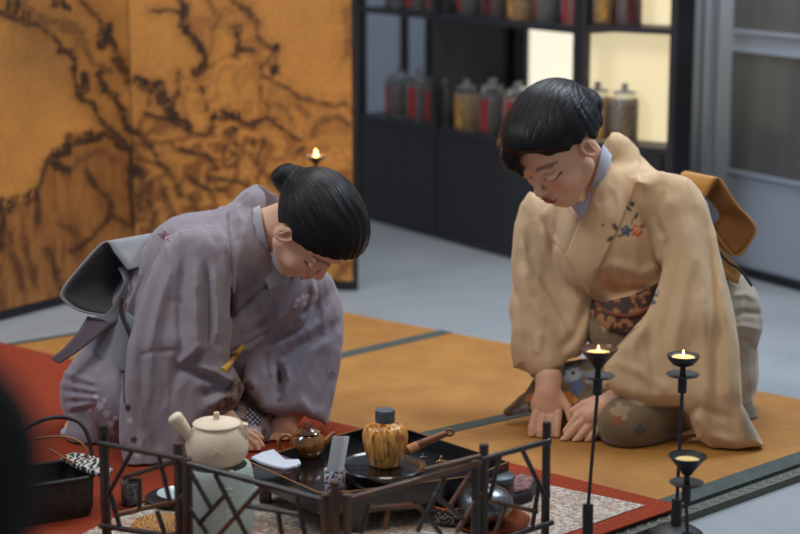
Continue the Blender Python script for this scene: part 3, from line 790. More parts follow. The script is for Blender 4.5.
def outward(o):
    bm = bmesh.new(); bm.from_mesh(o.data); bmesh.ops.recalc_face_normals(bm, faces=bm.faces); bm.to_mesh(o.data); bm.free()
def local_frame(T, right, fwd, up, s):
    R = np.stack([right, fwd, up], 1); R = np.linalg.qr(R)[0]*np.sign(np.diag(np.linalg.qr(R)[1]))
    T = np.array(T, float)
    return (lambda p: ((p-T)@R)/s), (lambda q: np.array(q, float)@R.T*s+T), R

# -------- head in centimetres: x to the person's right, y forward, z up from the chin
def head_sdf(q, side=1):
    f = None
    d = ell(q, (0, -1.0, 14), (7.3, 9.0, 8.0))
    d = smin(d, ell(q, (0, 2.6, 8.8), (5.9, 6.0, 8.0)), 1.6)
    d = smin(d, ell(q, (0, 5.6, 2.4), (2.6, 2.6, 2.2)), 2.4)
    for s in (-1, 1):
        d = smin(d, cone(q, (s*5.0, .5, 6.2), (s*1.8, 5.8, 2.4), 1.6, 1.4), 1.8)
        d = smin(d, ell(q, (s*3.5, 5.2, 7.6), (2.5, 2.5, 2.6)), 1.4)
        d = smax(d, -ell(q, (s*3.1, 9.3, 11.3), (1.9, 1.5, 1.1)), 1.0)
        d = smin(d, ell(q, (s*3.1, 7.35, 10.9), (1.55, 1.25, 1.1)), .35)
        d = smin(d, cone(q, (s*1.6, 8.5, 12.9), (s*4.6, 7.0, 12.8), .55, .4), .9)
    d = smin(d, cone(q, (0, 8.2, 12.0), (0, 9.9, 8.6), .55, .8), .7)
    d = smin(d, ell(q, (0, 10.0, 8.1), (.95, .85, .75)), .5)
    for s in (-1, 1): d = smin(d, ell(q, (s*1.15, 9.2, 7.9), (.75, .85, .6)), .4)
    d = smin(d, ell(q, (0, 8.4, 5.2), (2.2, .95, 1.4)), 1.0)
    d = smin(d, ell(q, (0, 9.2, 5.55), (2.1, .55, .42)), .25)
    d = smin(d, ell(q, (0, 9.0, 4.65), (1.8, .65, .5)), .25)
    d = smax(d, -cone(q, (-2.2, 9.9, 5.1), (2.2, 9.9, 5.1), .32, .32), .25)
    d = smax(d, -ell(q, (0, 9.0, 3.6), (1.4, .6, .35)), .5)
    for s in (-1, 1):
        a = math.radians(18)
        R = np.array([[1, 0, 0], [0, math.cos(a), math.sin(a)], [0, -math.sin(a), math.cos(a)]])
        e = ell(q, (s*7.7, -.7, 10.5), (.9, 1.85, 3.1), R)
        e = smax(e, -ell(q, (s*8.6, -.25, 11.0), (1.0, 1.15, 2.1), R), .2)
        e = smin(e, cone(q, (s*8.1, -.9, 11.9), (s*8.2, -1.0, 9.6), .28, .28), .3)
        e = smin(e, ell(q, (s*7.2, .7, 10.0), (.5, .45, .6)), .3)
        d = smin(d, e, .4)
    return d
SKIN = L3(230, 182, 152)
def face_paint(q, col):
    """brows, lashes, lips as the skin's own colours plus painted shade in nostrils and ear hollows"""
    x, y, z = q.T; ax = np.abs(x)
    def put(col, k, c): k = np.clip(k, 0, 1)[:, None]; return col*(1-k)+np.array(c)*k
    front = y > 3
    # lips
    dl = ((x/1.95)**2+((z-5.1)/.9)**2)
    col = put(col, (1.15-dl)*3*(y > 6.5), L3(170, 92, 84))
    col = put(col, (1-np.abs(z-5.1)/.16)*(ax < 2.1)*(y > 6.5), L3(86, 34, 34))
    # brow
    bz = 13.5+.35*np.sin(np.clip((ax-1.5)/4.0, 0, 1)*PI*.9)-.12*(ax-1.4)
    col = put(col, (1.2-np.abs(z-bz)/.36)*((ax > 1.5) & (ax < 5.2) & front)*.62, L3(46, 32, 30))
    # closed lashes
    ez = 10.55-.35*np.cos(np.clip((ax-3.1)/1.7, -1, 1)*PI/2)
    col = put(col, (1.3-np.abs(z-ez)/.26)*((ax > 1.5) & (ax < 5.0) & front), L3(26, 18, 18))
    col = put(col, (1-np.abs(z-11.9+.12*(ax-3)**2)/.22)*((ax > 1.8) & (ax < 4.6) & front)*.45, L3(130, 80, 62))
    # blush; shade of nostrils and ear hollows painted dark
    for s in (-1, 1): col = put(col, 1.4-np.hypot(x-s*.7, z-7.45)/.36*(1+0*y)+(y < 7)*-9, L3(90, 45, 38))
    col = put(col, (1-np.sqrt((ax-3.6)**2+(z-8.2)**2)/2.6)*.28*front, L3(214, 128, 104))
    col = put(col, (1-np.sqrt((ax-8)**2+(y)**2*.6+(z-10.8)**2*.4)/1.3)*.6, L3(150, 82, 62))
    return col
def finger(p, pts, r0, r1, k=.8):
    n = len(pts); rs = [r0+(r1-r0)*i/(n-1) for i in range(n)]
    return chain(p, pts, rs, k)
m, nt, b = new_mat('skin')
at = N(nt, 'ShaderNodeVertexColor'); at.layer_name = 'Col'; nt.links.new(at.outputs[0], b.inputs['Base Color'])
b.inputs['Roughness'].default_value = .5; b.inputs['Subsurface Weight'].default_value = .12
b.inputs['Subsurface Radius'].default_value = (.006, .002, .001); b.inputs['Subsurface Scale'].default_value = 1
b.inputs['Specular IOR Level'].default_value = .35
M['skin'] = m
def cloth_mat(name, rough=.85, sheen=.25, s1=900, bump=.35):
    m, nt, b = new_mat(name)
    at = N(nt, 'ShaderNodeVertexColor'); at.layer_name = 'Col'
    tc = N(nt, 'ShaderNodeTexCoord')
    no = N(nt, 'ShaderNodeTexNoise'); no.inputs['Scale'].default_value = s1; no.inputs['Detail'].default_value = 2
    n2 = N(nt, 'ShaderNodeTexNoise'); n2.inputs['Scale'].default_value = 14; n2.inputs['Detail'].default_value = 3
    nt.links.new(tc.outputs['Object'], no.inputs['Vector']); nt.links.new(tc.outputs['Object'], n2.inputs['Vector'])
    cr = N(nt, 'ShaderNodeMapRange'); cr.inputs[3].default_value = .8; cr.inputs[4].default_value = 1.18
    nt.links.new(no.outputs[0], cr.inputs[0])
    mx = N(nt, 'ShaderNodeMix', data_type='RGBA', blend_type='MULTIPLY'); mx.inputs[0].default_value = 1
    nt.links.new(at.outputs[0], mx.inputs[6]); nt.links.new(cr.outputs[0], mx.inputs[7])
    nt.links.new(mx.outputs[2], b.inputs['Base Color'])
    b1 = N(nt, 'ShaderNodeBump'); b1.inputs['Strength'].default_value = bump; b1.inputs['Distance'].default_value = .0006
    nt.links.new(no.outputs[0], b1.inputs['Height'])
    b2 = N(nt, 'ShaderNodeBump'); b2.inputs['Strength'].default_value = .25; b2.inputs['Distance'].default_value = .01
    nt.links.new(n2.outputs[0], b2.inputs['Height']); nt.links.new(b1.outputs[0], b2.inputs['Normal']); nt.links.new(b2.outputs[0], b.inputs['Normal'])
    b.inputs['Roughness'].default_value = rough; b.inputs['Sheen Weight'].default_value = sheen
    b.inputs['Specular IOR Level'].default_value = .3
    return m
M['kimono'] = cloth_mat('silk crepe'); M['crepe'] = M['kimono']
M['obi'] = cloth_mat('brocade', .6, .1, 500, .6)
# hair: strand coordinate stored on the surface
m, nt, b = new_mat('black hair')
at = N(nt, 'ShaderNodeVertexColor'); at.layer_name = 'Col'
no = N(nt, 'ShaderNodeTexNoise'); no.inputs['Scale'].default_value = 1; no.inputs['Detail'].default_value = 3
nt.links.new(at.outputs[0], no.inputs['Vector'])
bp = N(nt, 'ShaderNodeBump'); bp.inputs['Strength'].default_value = .75; bp.inputs['Distance'].default_value = .003
nt.links.new(no.outputs[0], bp.inputs['Height']); nt.links.new(bp.outputs[0], b.inputs['Normal'])
mr = N(nt, 'ShaderNodeMapRange'); mr.inputs[1].default_value = .35; mr.inputs[2].default_value = .65; mr.inputs[3].default_value = .22; mr.inputs[4].default_value = .55
nt.links.new(no.outputs[0], mr.inputs[0]); nt.links.new(mr.outputs[0], b.inputs['Roughness'])
b.inputs['Base Color'].default_value = RGB(20, 19, 22); b.inputs['Specular IOR Level'].default_value = .4; b.inputs['IOR'].default_value = 1.33
M['hair'] = m

def put(col, k, c):
    k = np.clip(k, 0, 1)[:, None]
    return col*(1-k)+np.array(c)*k
def blob(V, u, v, ru, rv=None, a=0.0, edge=.35):
    rv = rv or ru; x, y = V[:, 0]-u, V[:, 1]-v
    c, s = math.cos(a), math.sin(a); x, y = x*c+y*s, -x*s+y*c
    return (1-np.hypot(x/ru, y/rv))/edge
def petals(V, u, v, r, n=5, ph=0.0, sharp=.35):
    x, y = V[:, 0]-u, V[:, 1]-v; t = np.arctan2(y, x)+ph; rr = np.hypot(x, y)
    return (r*(1-sharp+sharp*np.abs(np.cos(n*t/2)))-rr)/1.2

# ================================================================== WOMAN IN GREY
LF = (3.95, .00219)      # reference depth, metres per modelling pixel
def lfl(u_w, z=0.03):     # floor line v for depth offset w
    return vfloor(LF[0]+u_w*LF[1], z)
LTl, LTw, LR = local_frame((273.5, 241, -28), (-.622, .245, -.743), (.355, .935, .0105), (.6976, -.2574, -.6687), 4.9)
woman = empty('person', P(165, 430, 3.98), 'person in a mauve grey kimono kneeling and bowing over the tea table', 'person')
def torsoL(p):
    d = chain(p, [(120, 385, 8), (150, 330, 6), (205, 278, 4), (236, 252, 0)], [46, 40, 44, 36], 18, 1.15)
    return d
def L_body(p):
    d = smin(ell(p, (120, 390, 8), (44, 44, 50)), cone(p, (130, 360, 8), (215, 268, 4), 30, 36, 1.2), 14)
    d = smin(d, cone(p, (215, 262, 2), (256, 232, -6), 28, 15), 8)
    # neck to head
    n0 = LTw((0, -3.0, 7)); d = smin(d, cone(p, (244, 240, 0), tuple(n0), 23, 20), 5)
    q = LTl(p); d = smin(d, head_sdf(q)*4.9, 3)
    # legs folded under
    for w in (-22, 34):
        d = smin(d, cone(p, (125, 398, 8+w*.7), (242+w*.5, 432, w*.8), 30, 20), 8)
        d = smin(d, cone(p, (240+w*.5, 438, w*.8), (95, 428, 18+w), 17, 12), 6)
        d = smin(d, cone(p, (95, 428, 18+w), (72, 428, 24+w), 11, 8), 5)
    # arms
    d = smin(d, chain(p, [(196, 262, -46), (182, 350, -62), (222, 418, -44), (237, 428, -40)], [20, 17, 12, 9], 6), 8)
    d = smin(d, chain(p, [(290, 282, 46), (322, 345, 52), (292, 412, 4), (284, 422, -4)], [18, 15, 11, 9.5], 6), 8)
    # far (left) hand, knuckles up, fingers reaching down to the table edge
    hd = ell(p, (283, 429, -9), (15, 12, 8)); hd = smin(hd, cone(p, (290, 408, 4), (285, 424, -5), 11, 12), 5)
    for i, (a, b, c) in enumerate((((276, 434, -13), (268, 442, -18), (265, 451, -18)), ((281, 436, -14), (275, 446, -20), (272, 454, -20)),
                                   ((286, 437, -13), (282, 448, -19), (281, 455, -19)), ((291, 436, -11), (289, 446, -16), (289, 452, -16)))):
        hd = smin(hd, finger(p, [a, b, c], 4.0, 3.0), 1.3)
    hd = smin(hd, finger(p, [(291, 428, -10), (298, 436, -14), (299, 445, -16)], 4.3, 3.2), 2)
    d = smin(d, hd, 3)
    # near (right) hand behind the white teapot
    hd = ell(p, (240, 436, -40), (12, 9, 8))
    for i, (a, b, c) in enumerate((((246, 432, -46), (256, 438, -48), (262, 446, -48)), ((246, 437, -47), (255, 444, -50), (259, 452, -50)),
                                   ((243, 441, -47), (250, 449, -50), (253, 456, -50)), ((238, 443, -46), (243, 451, -49), (245, 457, -49)))):
        hd = smin(hd, finger(p, [a, b, c], 4.0, 3.0), 1.3)
    hd = smin(hd, finger(p, [(244, 430, -38), (254, 432, -36), (261, 438, -36)], 4.3, 3.2), 2)
    d = smin(d, hd, 3)
    return smax(d, p[:, 1]-lfl(p[:, 2]), 1.0)
def L_skincol(V):
    col = np.tile(SKIN, (len(V), 1)); q = LTl(V)
    hd = np.linalg.norm(q-np.array([0, 0, 11]), axis=1) < 16
    c2 = face_paint(q, col); col[hd] = c2[hd]
    for pts in (((276, 434), (265, 451)), ((281, 436), (272, 454)), ((286, 437), (281, 455))):
        pass
    return col
body = field_obj('body', L_body, (30, 150, -150), (385, 470, 110), .95, LF, M['skin'], woman, L_skincol)
# hair
LBUN = LTw((0, -11.2, 15.2))
print('L bun', LBUN, 'ear', LTw((7.3, -.6, 10.4)), 'crown', LTw((0, -1, 23)))
def hair_line(q, rise):
    """negative where hair grows: behind the line forehead - temple - over the ear - nape"""
    x, y, z = q.T; ax = np.abs(x)
    return rise
def L_hair(p):
    q = LTl(p); x, y, z = q.T; ax = np.abs(x)
    d = ell(q, (0, -1.6, 14.3), (8.7, 10.2, 9.4))
    d = smin(d, ell(q, (0, 2.0, 17.5), (7.4, 7.6, 6.2)), 2)
    d = smin(d, ell(q, (2.6, 1.8, 15.2), (5.6, 5.4, 4.6)), 5)      # swept over the right temple
    # open at the face and neck
    face = (y-1.0)*.62-(z-12.9)*.78+.02*x            # + below the temple line
    cut = smin(-face, -(9.6-z-.25*(y+3)), .8)*1.0
    d = smax(d, -cut, .6)
    d = smax(d, -(ell(q, (7.9, -.6, 10.6), (2.4, 2.5, 3.6))), .4)
    d = smax(d, -(ell(q, (-7.9, -.6, 10.6), (2.4, 2.5, 3.6))), .4)
    b = ell(q, (1.5, -11.6, 11.0), (3.4, 2.4, 3.2)); b = smin(b, ell(q, (.2, -9.4, 12.6), (4.8, 2.6, 4.4)), 1.2)
    b = b+.15*np.sin(np.arctan2(z-11.0, x-1.5)*3+np.hypot(z-11.0, x-1.5)*3)
    d = smin(d, b, .7)
    c = (q-np.array([1.5, -11, 11.2])); th = np.arctan2(c[:, 0], c[:, 2]); 
    d = d+.07*np.sin(th*26+1.6*np.sin(y*.5)+2*np.sin(th*7))*np.clip((y+9)/4, 0, 1)
    return d*4.9
def strand(q, c, k=34):
    v = q-np.array(c); th = np.arctan2(v[:, 0], v[:, 2]); ph = np.linalg.norm(v, axis=1)
    return np.c_[th*k, ph*.12, np.zeros(len(q))]
def L_haircol(V): return strand(LTl(V), (1.5, -11, 11.2))
hair = field_obj('hair', L_hair, (235, 130, -160), (400, 300, 60), .8, LF, M['hair'], woman, L_haircol)

# ---- kimono
GREY = L3(140, 131, 140); GREY_D = L3(96, 88, 98); LIN_D = L3(58, 44, 46)
def wplane(a, b, c, u0=0, v0=0): return lambda p: a*(p[:, 0]-u0)+b*(p[:, 1]-v0)+c
def L_kim(p):
    # torso shell with back panel
    d = chain(p, [(118, 384, 8), (146, 322, 8), (196, 268, 4), (232, 248, 2)], [44, 41, 50, 40], 20, 1.1)
    d = smin(d, cone(p, (240, 245, 0), (256, 214, 4), 38, 26, 1.1), 12)                 # collar hump
    d = smin(d, ell(p, (272, 292, 12), (44, 46, 40)), 16)                                 # chest
    d = smin(d, cone(p, (205, 262, -40), (240, 250, -20), 26, 30), 12)                  # near shoulder
    d = smin(d, cone(p, (262, 262, 36), (312, 290, 46), 30, 22), 12)                    # far shoulder
    d = smin(d, ell(p, (232, 338, 16), (46, 50, 40)), 16)
    d = smin(d, cone(p, (150, 350, 10), (232, 340, 14), 44, 38), 12)
    # skirt: lap and folded legs
    sk = smin(ell(p, (112, 394, 10), (51, 50, 58)), cone(p, (130, 405, -4), (248, 432, -6), 42, 25, 1.3), 16)
    sk = smin(sk, cone(p, (170, 400, 20), (270, 425, 40), 38, 24, 1.0), 14)
    sk = smin(sk, cone(p, (100, 425, 0), (88, 436, -10), 26, 22), 10)
    # wrinkles behind the knee at lower left
    for i, (a, b) in enumerate((((62, 372), (98, 384)), ((60, 384), (100, 392)), ((62, 396), (98, 398)), ((66, 408), (96, 402)))):
        sk = sk-fold(p, [a, b], 3.2, 2.4); sk = sk+fold(p, [(a[0], a[1]+6), (b[0], b[1]+4)], 2.4, 1.6)
    d = smin(d, sk, 9)
    d = d-lift(p, [(262, 176), (240, 196), (227, 212), (231, 250), (232, 292), (230, 320), (262, 292), (300, 250), (290, 190)], 2.4, 1.0, 30)
    d = d-lift(p, [(292, 274), (264, 291), (236, 317), (206, 341), (214, 358), (250, 352), (300, 312), (318, 292), (310, 270)], 3.0, 1.0, 60)
    d = d+fold(p, [(296, 270), (263, 289), (234, 315), (200, 341)], 1.7, 3.4, 60)+fold(p, [(226, 206), (230, 250), (230.5, 292), (228, 318)], 1.5, 2.0, 30)+fold(p, [(320, 300), (282, 324), (240, 348), (212, 360)], 1.8, 2.4, 60)
    # cavity: neck opening
    d = smax(d, -chain(p, [(274, 172, 4), (272, 206, -4), (279, 240, -20), (285, 272, -34)], [13, 19, 20, 13], 5), 1.0)
    body_ = d
    # near sleeve
    ns_poly = [(166, 246), (182, 232), (208, 232), (226, 246), (233, 275), (232, 318), (229, 345), (228, 362), (236, 374), (243, 388), (237, 402), (222, 410), (205, 418), (188, 440), (180, 475), (150, 482), (126, 478), (120, 440), (121, 395), (126, 345), (140, 300), (152, 268)]
    wc = lambda q: -54-.10*(q[:, 1]-250)+.0*q[:, 0]+.22*(q[:, 0]-180)*.5
    th = lambda q: 14+8*np.clip((q[:, 1]-250)/90, 0, 1)*np.clip((470-q[:, 1])/90, .2, 1)
    sl = pillow(p, ns_poly, wc, th, 11)
    sl = smin(sl, chain(p, [(198, 258, -48), (186, 345, -66), (214, 396, -56)], [24, 24, 20], 10), 10)
    # long folds of the sleeve
    for pts, s, a in (([(172, 262), (158, 310), (150, 350), (146, 420)], 5, 4.5), ([(186, 250), (180, 300), (182, 340), (170, 400)], 4.5, -4.5),
                      ([(196, 255), (196, 310), (198, 350)], 4.5, 4), ([(206, 262), (207, 320), (205, 352)], 3.6, -5),
                      ([(214, 262), (218, 312), (216, 345)], 4.5, 4.5), ([(142, 345), (146, 400), (160, 470)], 6, -3.0),
                      ([(208, 350), (184, 368), (214, 380), (236, 392)], 5, -6), ([(205, 342), (190, 356), (176, 366)], 5, 3.5),
                      ([(196, 366), (216, 372), (236, 384)], 4.5, 4.5), ([(140, 356), (152, 352), (180, 350)], 3, -1.6),
                      ([(206, 408), (222, 398), (236, 396)], 5, 4), ([(200, 395), (216, 390), (228, 392)], 4, -5),
                      ([(163, 300), (188, 303)], 2.4, -.7)):
        sl = sl-fold(p, pts, s, a*1.35, 10)
    sl = smax(sl, -pillow(p, [(206, 398), (232, 386), (252, 396), (250, 425), (225, 432), (205, 424)], -50, 12, 6), 3)
    d = smin(body_, sl, 2.0+10*np.clip((285-p[:, 1])/40, 0, 1))
    # far sleeve
    fs_poly = [(296, 272), (314, 268), (326, 276), (336, 290), (342, 308), (343, 335), (338, 372), (332, 400), (326, 424), (312, 417), (298, 412), (278, 414), (262, 410), (244, 384), (247, 362), (262, 344), (282, 330), (292, 300)]
    wf = lambda q: 40-.36*(q[:, 1]-290)+.30*(q[:, 0]-310)
    fs = pillow(p, fs_poly, wf, lambda q: 12+8*np.clip((q[:, 1]-290)/60, 0, 1), 10)
    for pts, s, a in (([(334, 300), (322, 322), (296, 336), (262, 352)], 5, 5), ([(318, 280), (314, 306), (292, 328), (258, 342)], 5, -6),
                      ([(330, 330), (312, 352), (296, 380), (276, 410)], 6, 3.5), ([(338, 318), (326, 335), (300, 346), (270, 368)], 5, -5),
                      ([(276, 362), (282, 376), (277, 400)], 3.5, -6), ([(286, 366), (288, 380)], 3, 3), ([(334, 372), (318, 410)], 5, -2.5), ([(300, 398), (316, 418)], 5, 3)):
        fs = fs-fold(p, pts, s, a, 60)
    fs = smax(fs, -pillow(p, [(264, 400), (282, 402), (302, 404), (306, 440), (266, 440)], wf, 9, 5), 3)
    d = smin(d, fs, 2.5)
    # folds on chest and back
    for pts, s, a in (([(236, 206), (242, 222), (244, 240)], 3.6, 1.6), ([(226, 214), (234, 230), (238, 246)], 3.4, -1.6), ([(212, 222), (224, 238), (230, 256)], 3.4, 1.6),
                      ([(204, 226), (216, 244), (222, 262)], 3, -1.6), ([(240, 240), (238, 280), (240, 320)], 4, 2.6), ([(230, 262), (230, 300), (232, 322)], 3, -3.6),
                      ([(282, 290), (272, 318), (254, 330)], 3.5, -3), ([(276, 282), (262, 316), (240, 334)], 4, 3), ([(310, 285), (304, 310), (288, 326)], 4, -4),
                      ([(300, 282), (290, 312), (262, 332)], 4, 3), ([(150, 262), (136, 300), (124, 350), (122, 400)], 3.5, -4.5), ([(132, 290), (118, 330), (108, 365)], 5, 2.6)):
        d = d-fold(p, pts, s, a, 40)
    d = d-crumple(p, 1.5)
    return smax(d, p[:, 1]-lfl(p[:, 2]), 1.5)
def L_kimcol(V):
    n = fbm(np.c_[V[:, :2]*.04, V[:, 2]*.02], 3)
    col = GREY[None]*(.92+.16*n[:, None])
    u, v, w = V.T
    P2 = V[:, :2]
    # patterned hem panels: near the slit and over the lap
    def patch(col, poly, back, seeds, soft=2.5):
        k = -poly2(P2, poly)/soft
        col = put(col, k*.85, back)
        for (a, b_, r, c) in seeds: col = put(col, np.minimum(petals(V, a, b_, r), k+.3), c)
        return col
    # sleeve slit with pale floral panel
    d_, fr = segd(P2, [(123, 356), (124, 380), (124, 400), (130, 420), (138, 446)])
    col = put(col, (1.4-d_)/1.0*(w < 0), L3(52, 40, 46))
    col = patch(col, [(124, 400), (132, 412), (142, 432), (146, 478), (126, 470)], L3(150, 142, 150), [(130, 420, 4, L3(190, 180, 186)), (134, 440, 4.5, L3(72, 60, 70)), (138, 456, 4, L3(186, 176, 182))])
    col = put(col, blob(V, 128, 408, 3.2, 4.5)*(w < 0), L3(46, 36, 40))
    for a, b_, r in ((96, 396, 4), (100, 406, 5), (106, 414, 5), (110, 424, 4.5), (115, 418, 3.5), (104, 400, 3), (112, 432, 3)):
        col = put(col, petals(V, a, b_, r, 5, a)*(w < 20)*.75, L3(184, 176, 188))
    col = put(col, blob(V, 94, 408, 2.2, 9, .4)*(w < 20)*.6, L3(150, 80, 92))
    # small crest on the shoulder
    for a, b_ in ((163, 236), (167, 231)):
        pass
    k = (np.abs((u-165)*.8+(v-236)*.6) < 7) & (np.abs(-(u-165)*.6+(v-236)*.8) < 4) & (w < 20)
    col = put(col, k*.95, L3(84, 46, 60)); k2 = k & (vnoise(np.c_[P2*.9, 0*u]) > .6); col = put(col, k2*.9, L3(190, 150, 160))
    # pale sprig on the far chest
    for a, b_, r in ((298, 300, 3.5), (303, 297, 3.2), (308, 296, 3.2), (296, 306, 2.6), (305, 303, 2.4)):
        col = put(col, petals(V, a, b_, r, 5, a)*.8*(w < 30), L3(196, 184, 190))
    # lap: brown patterned cloth with pale and checked patches
    lap = [(226, 384), (240, 374), (252, 380), (262, 398), (272, 420), (262, 452), (246, 456), (226, 440), (205, 424)]
    k = -poly2(P2, lap)/3
    pn = fbm(np.c_[P2*.14, 0*u+4], 3)
    c = np.where((pn > .52)[:, None], L3(136, 118, 116)[None], np.where((pn > .44)[:, None], L3(66, 44, 42)[None], L3(104, 80, 74)[None]))
    kk = np.clip(k, 0, 1)[:, None]; col = col*(1-kk)+c*kk
    ck = (np.sin((u+v)*1.25) > .1) & (np.sin((u-v)*1.25) > .1); reg = -poly2(P2, [(244, 412), (252, 406), (264, 418), (258, 428), (247, 424)])/1.2
    col = put(col, reg, L3(60, 62, 80)); col = put(col, np.minimum(reg, ck*1.0), L3(206, 206, 214))
    col = put(col, -poly2(P2, [(248, 424), (262, 426), (263, 444), (259, 452), (254, 440)])/1.5, L3(196, 190, 206))
    for a, b_, r, c in ((270, 376, 3, L3(120, 92, 84)), (279, 400, 4, L3(120, 92, 84)), (270, 392, 3, L3(160, 140, 138)), (284, 404, 2.5, L3(150, 132, 134)), (329, 371, 2.2, L3(190, 184, 190))):
        col = put(col, petals(V, a, b_, r, 5, a)*.7, c)
    col = put(col, blob(V, 279, 376, 3.5, 10, -.15)*.8*(w < 60), L3(70, 44, 44))
    return col
kim = field_obj('kimono', L_kim, (45, 172, -112), (360, 488, 120), 1.15, LF, M['kimono'], woman, L_kimcol)

# white inner collar hugging the neck
def L_neck(p): return smin(cone(p, (244, 240, 0), tuple(LTw((0, -3.0, 7))), 23, 20), ell(p, (264, 286, 6), (34, 40, 36)), 8)
def L_inner(p):
    s_ = np.abs(L_neck(p)-2.6)-1.3
    reg = poly2(p[:, :2], [(252, 200), (259, 201), (263, 225), (269, 250), (276, 268), (286, 275), (293, 279), (288, 290), (274, 302), (265, 280), (259, 250), (254, 222)])
    return smax(smax(s_, reg, .8), p[:, 2]-0, .8)
field_obj('inner_collar', L_inner, (250, 196, -60), (300, 304, 10), .7, LF, M['crepe'], woman, lambda V: np.tile(L3(168, 166, 172), (len(V), 1)))
# obi: drum bow, waist sash, tail, cord
near = [(128, 270, -34), (116, 254, -36), (105, 242, -36), (84, 262, -38), (62, 290, -40), (65, 302, -40), (84, 312, -38), (112, 315, -34), (122, 306, -30), (126, 290, -32)]
far = [(182, 256, 34), (174, 244, 34), (162, 232, 34), (142, 248, 34), (122, 276, 34), (124, 290, 34), (140, 302, 34), (166, 306, 36), (172, 298, 36), (176, 280, 36)]
obi = loft('obi_bow', near, far, LF, M['obi'], woman, .0035, 8, 9, (146, 148, 152))
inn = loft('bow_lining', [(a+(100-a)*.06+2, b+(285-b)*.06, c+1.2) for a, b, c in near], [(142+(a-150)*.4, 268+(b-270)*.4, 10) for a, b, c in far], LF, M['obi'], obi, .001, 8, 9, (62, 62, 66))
def L_sash(p):
    t = chain(p, [(118, 384, 8), (146, 322, 8), (196, 268, 4)], [44, 41, 50], 20, 1.1)-3.5
    return smax(t, poly2(p[:, :2], [(84, 342), (100, 318), (128, 312), (150, 330), (150, 372), (112, 372)]), 1)
field_obj('obi_sash', L_sash, (70, 300, -70), (170, 385, 90), 1.2, LF, M['obi'], woman, lambda V: np.tile(L3(126, 130, 138), (len(V), 1)))
loft('obi_knot', [(118, 268, -20), (124, 282, -36), (118, 296, -38), (108, 312, -36), (92, 318, -34)], [(130, 268, -10), (128, 284, -30), (126, 300, -34), (124, 316, -36), (112, 326, -38)], LF, M['obi'], woman, .004, 6, 5, (110, 112, 116), bulge=2)
loft('obi_tail', [(88, 316, -30), (78, 332, -34), (64, 348, -36), (51, 358, -36)], [(114, 322, -38), (100, 334, -42), (80, 350, -42), (60, 363, -40)], LF, M['kimono'], woman, .003, 6, 5, (90, 78, 86), bulge=-1.5)
ftube('obi_cord', [(122, 298, -40), (121, 312, -42), (126, 326, -46), (132, 340, -50)], 2.1, LF, M['kimono'], woman, (52, 34, 40))
yc = np.array(crv([(244, 345), (238, 352), (233, 359), (229, 365), (223, 371)], 3))
ftube('yellow_sash_cord', [(a, b_, surf_w(L_kim, a, b_)-.6) for a, b_ in yc], [1.8, 2.4, 2.6, 2.6, 3.2, 3.8], LF, M['kimono'], woman, (214, 168, 70))
# white split-toe sock at the back
def L_tabi(p): return smax(chain(p, [(92, 436, 8), (74, 434, 2), (66, 433, -2)], [9, 7, 5.5], 3), p[:, 1]-lfl(p[:, 2]), 1)
field_obj('white_sock', L_tabi, (55, 418, -25), (110, 460, 30), .9, LF, M['crepe'], woman, lambda V: np.tile(L3(186, 186, 200), (len(V), 1)))
# ================================================================== WOMAN IN CREAM
RF = (4.05, .00225)
def rfl(w, z=.023): return vfloor(RF[0]+w*RF[1], z)
RTl, RTw, RR = local_frame((583.5, 181, -28), (-.737, -.097, .669), (-.488, .7605, -.428), (-.467, -.642, -.608), 5.1)
wom2 = empty('person', P(650, 440, 4.05), 'person in a cream flowered kimono kneeling with both hands flat on the mat', 'person')
HANDS_R = []
def R_hands(p):
    # her right hand (left in view), seen from the back, fingers down on the mat
    h = smin(cone(p, (549, 378, -22), (548, 392, -26), 13.5, 13), ell(p, (547, 405, -30), (16.5, 17, 8)), 5)
    for pts, r0, r1 in (([(536, 414, -33), (532, 428, -37), (531, 440, -39)], 4.9, 3.6), ([(543, 418, -35), (540, 432, -40), (540, 446, -42)], 5.0, 3.7),
                        ([(551, 418, -35), (549, 432, -40), (549, 446, -42)], 4.9, 3.7), ([(558, 414, -34), (557, 427, -39), (557, 439, -41)], 4.6, 3.5)):
        h = smin(h, finger(p, pts, r0, r1), 1.5)
    h = smin(h, finger(p, [(560, 396, -28), (568, 408, -33), (571, 420, -37)], 5.0, 3.8), 3)
    # her left hand reaching in from the right, fingers pointing down-left
    g = smin(cone(p, (650, 388, -60), (622, 396, -54), 15, 12.5), ell(p, (604, 408, -50), (17, 13, 8.5), None), 6)
    g = smin(g, cone(p, (612, 402, -52), (592, 416, -50), 12, 11), 4)
    for pts, r0, r1 in (([(590, 406, -50), (577, 417, -50), (566, 431, -49)], 4.8, 3.6), ([(592, 413, -52), (576, 427, -52), (563, 441, -51)], 5.0, 3.7),
                        ([(596, 419, -53), (583, 433, -54), (571, 446, -53)], 4.9, 3.7), ([(602, 423, -53), (592, 436, -54), (583, 447, -53)], 4.6, 3.5)):
        g = smin(g, finger(p, pts, r0, r1), 1.5)
    g = smin(g, finger(p, [(596, 400, -50), (584, 404, -48), (573, 411, -46)], 4.8, 3.8), 3)
    return h, g
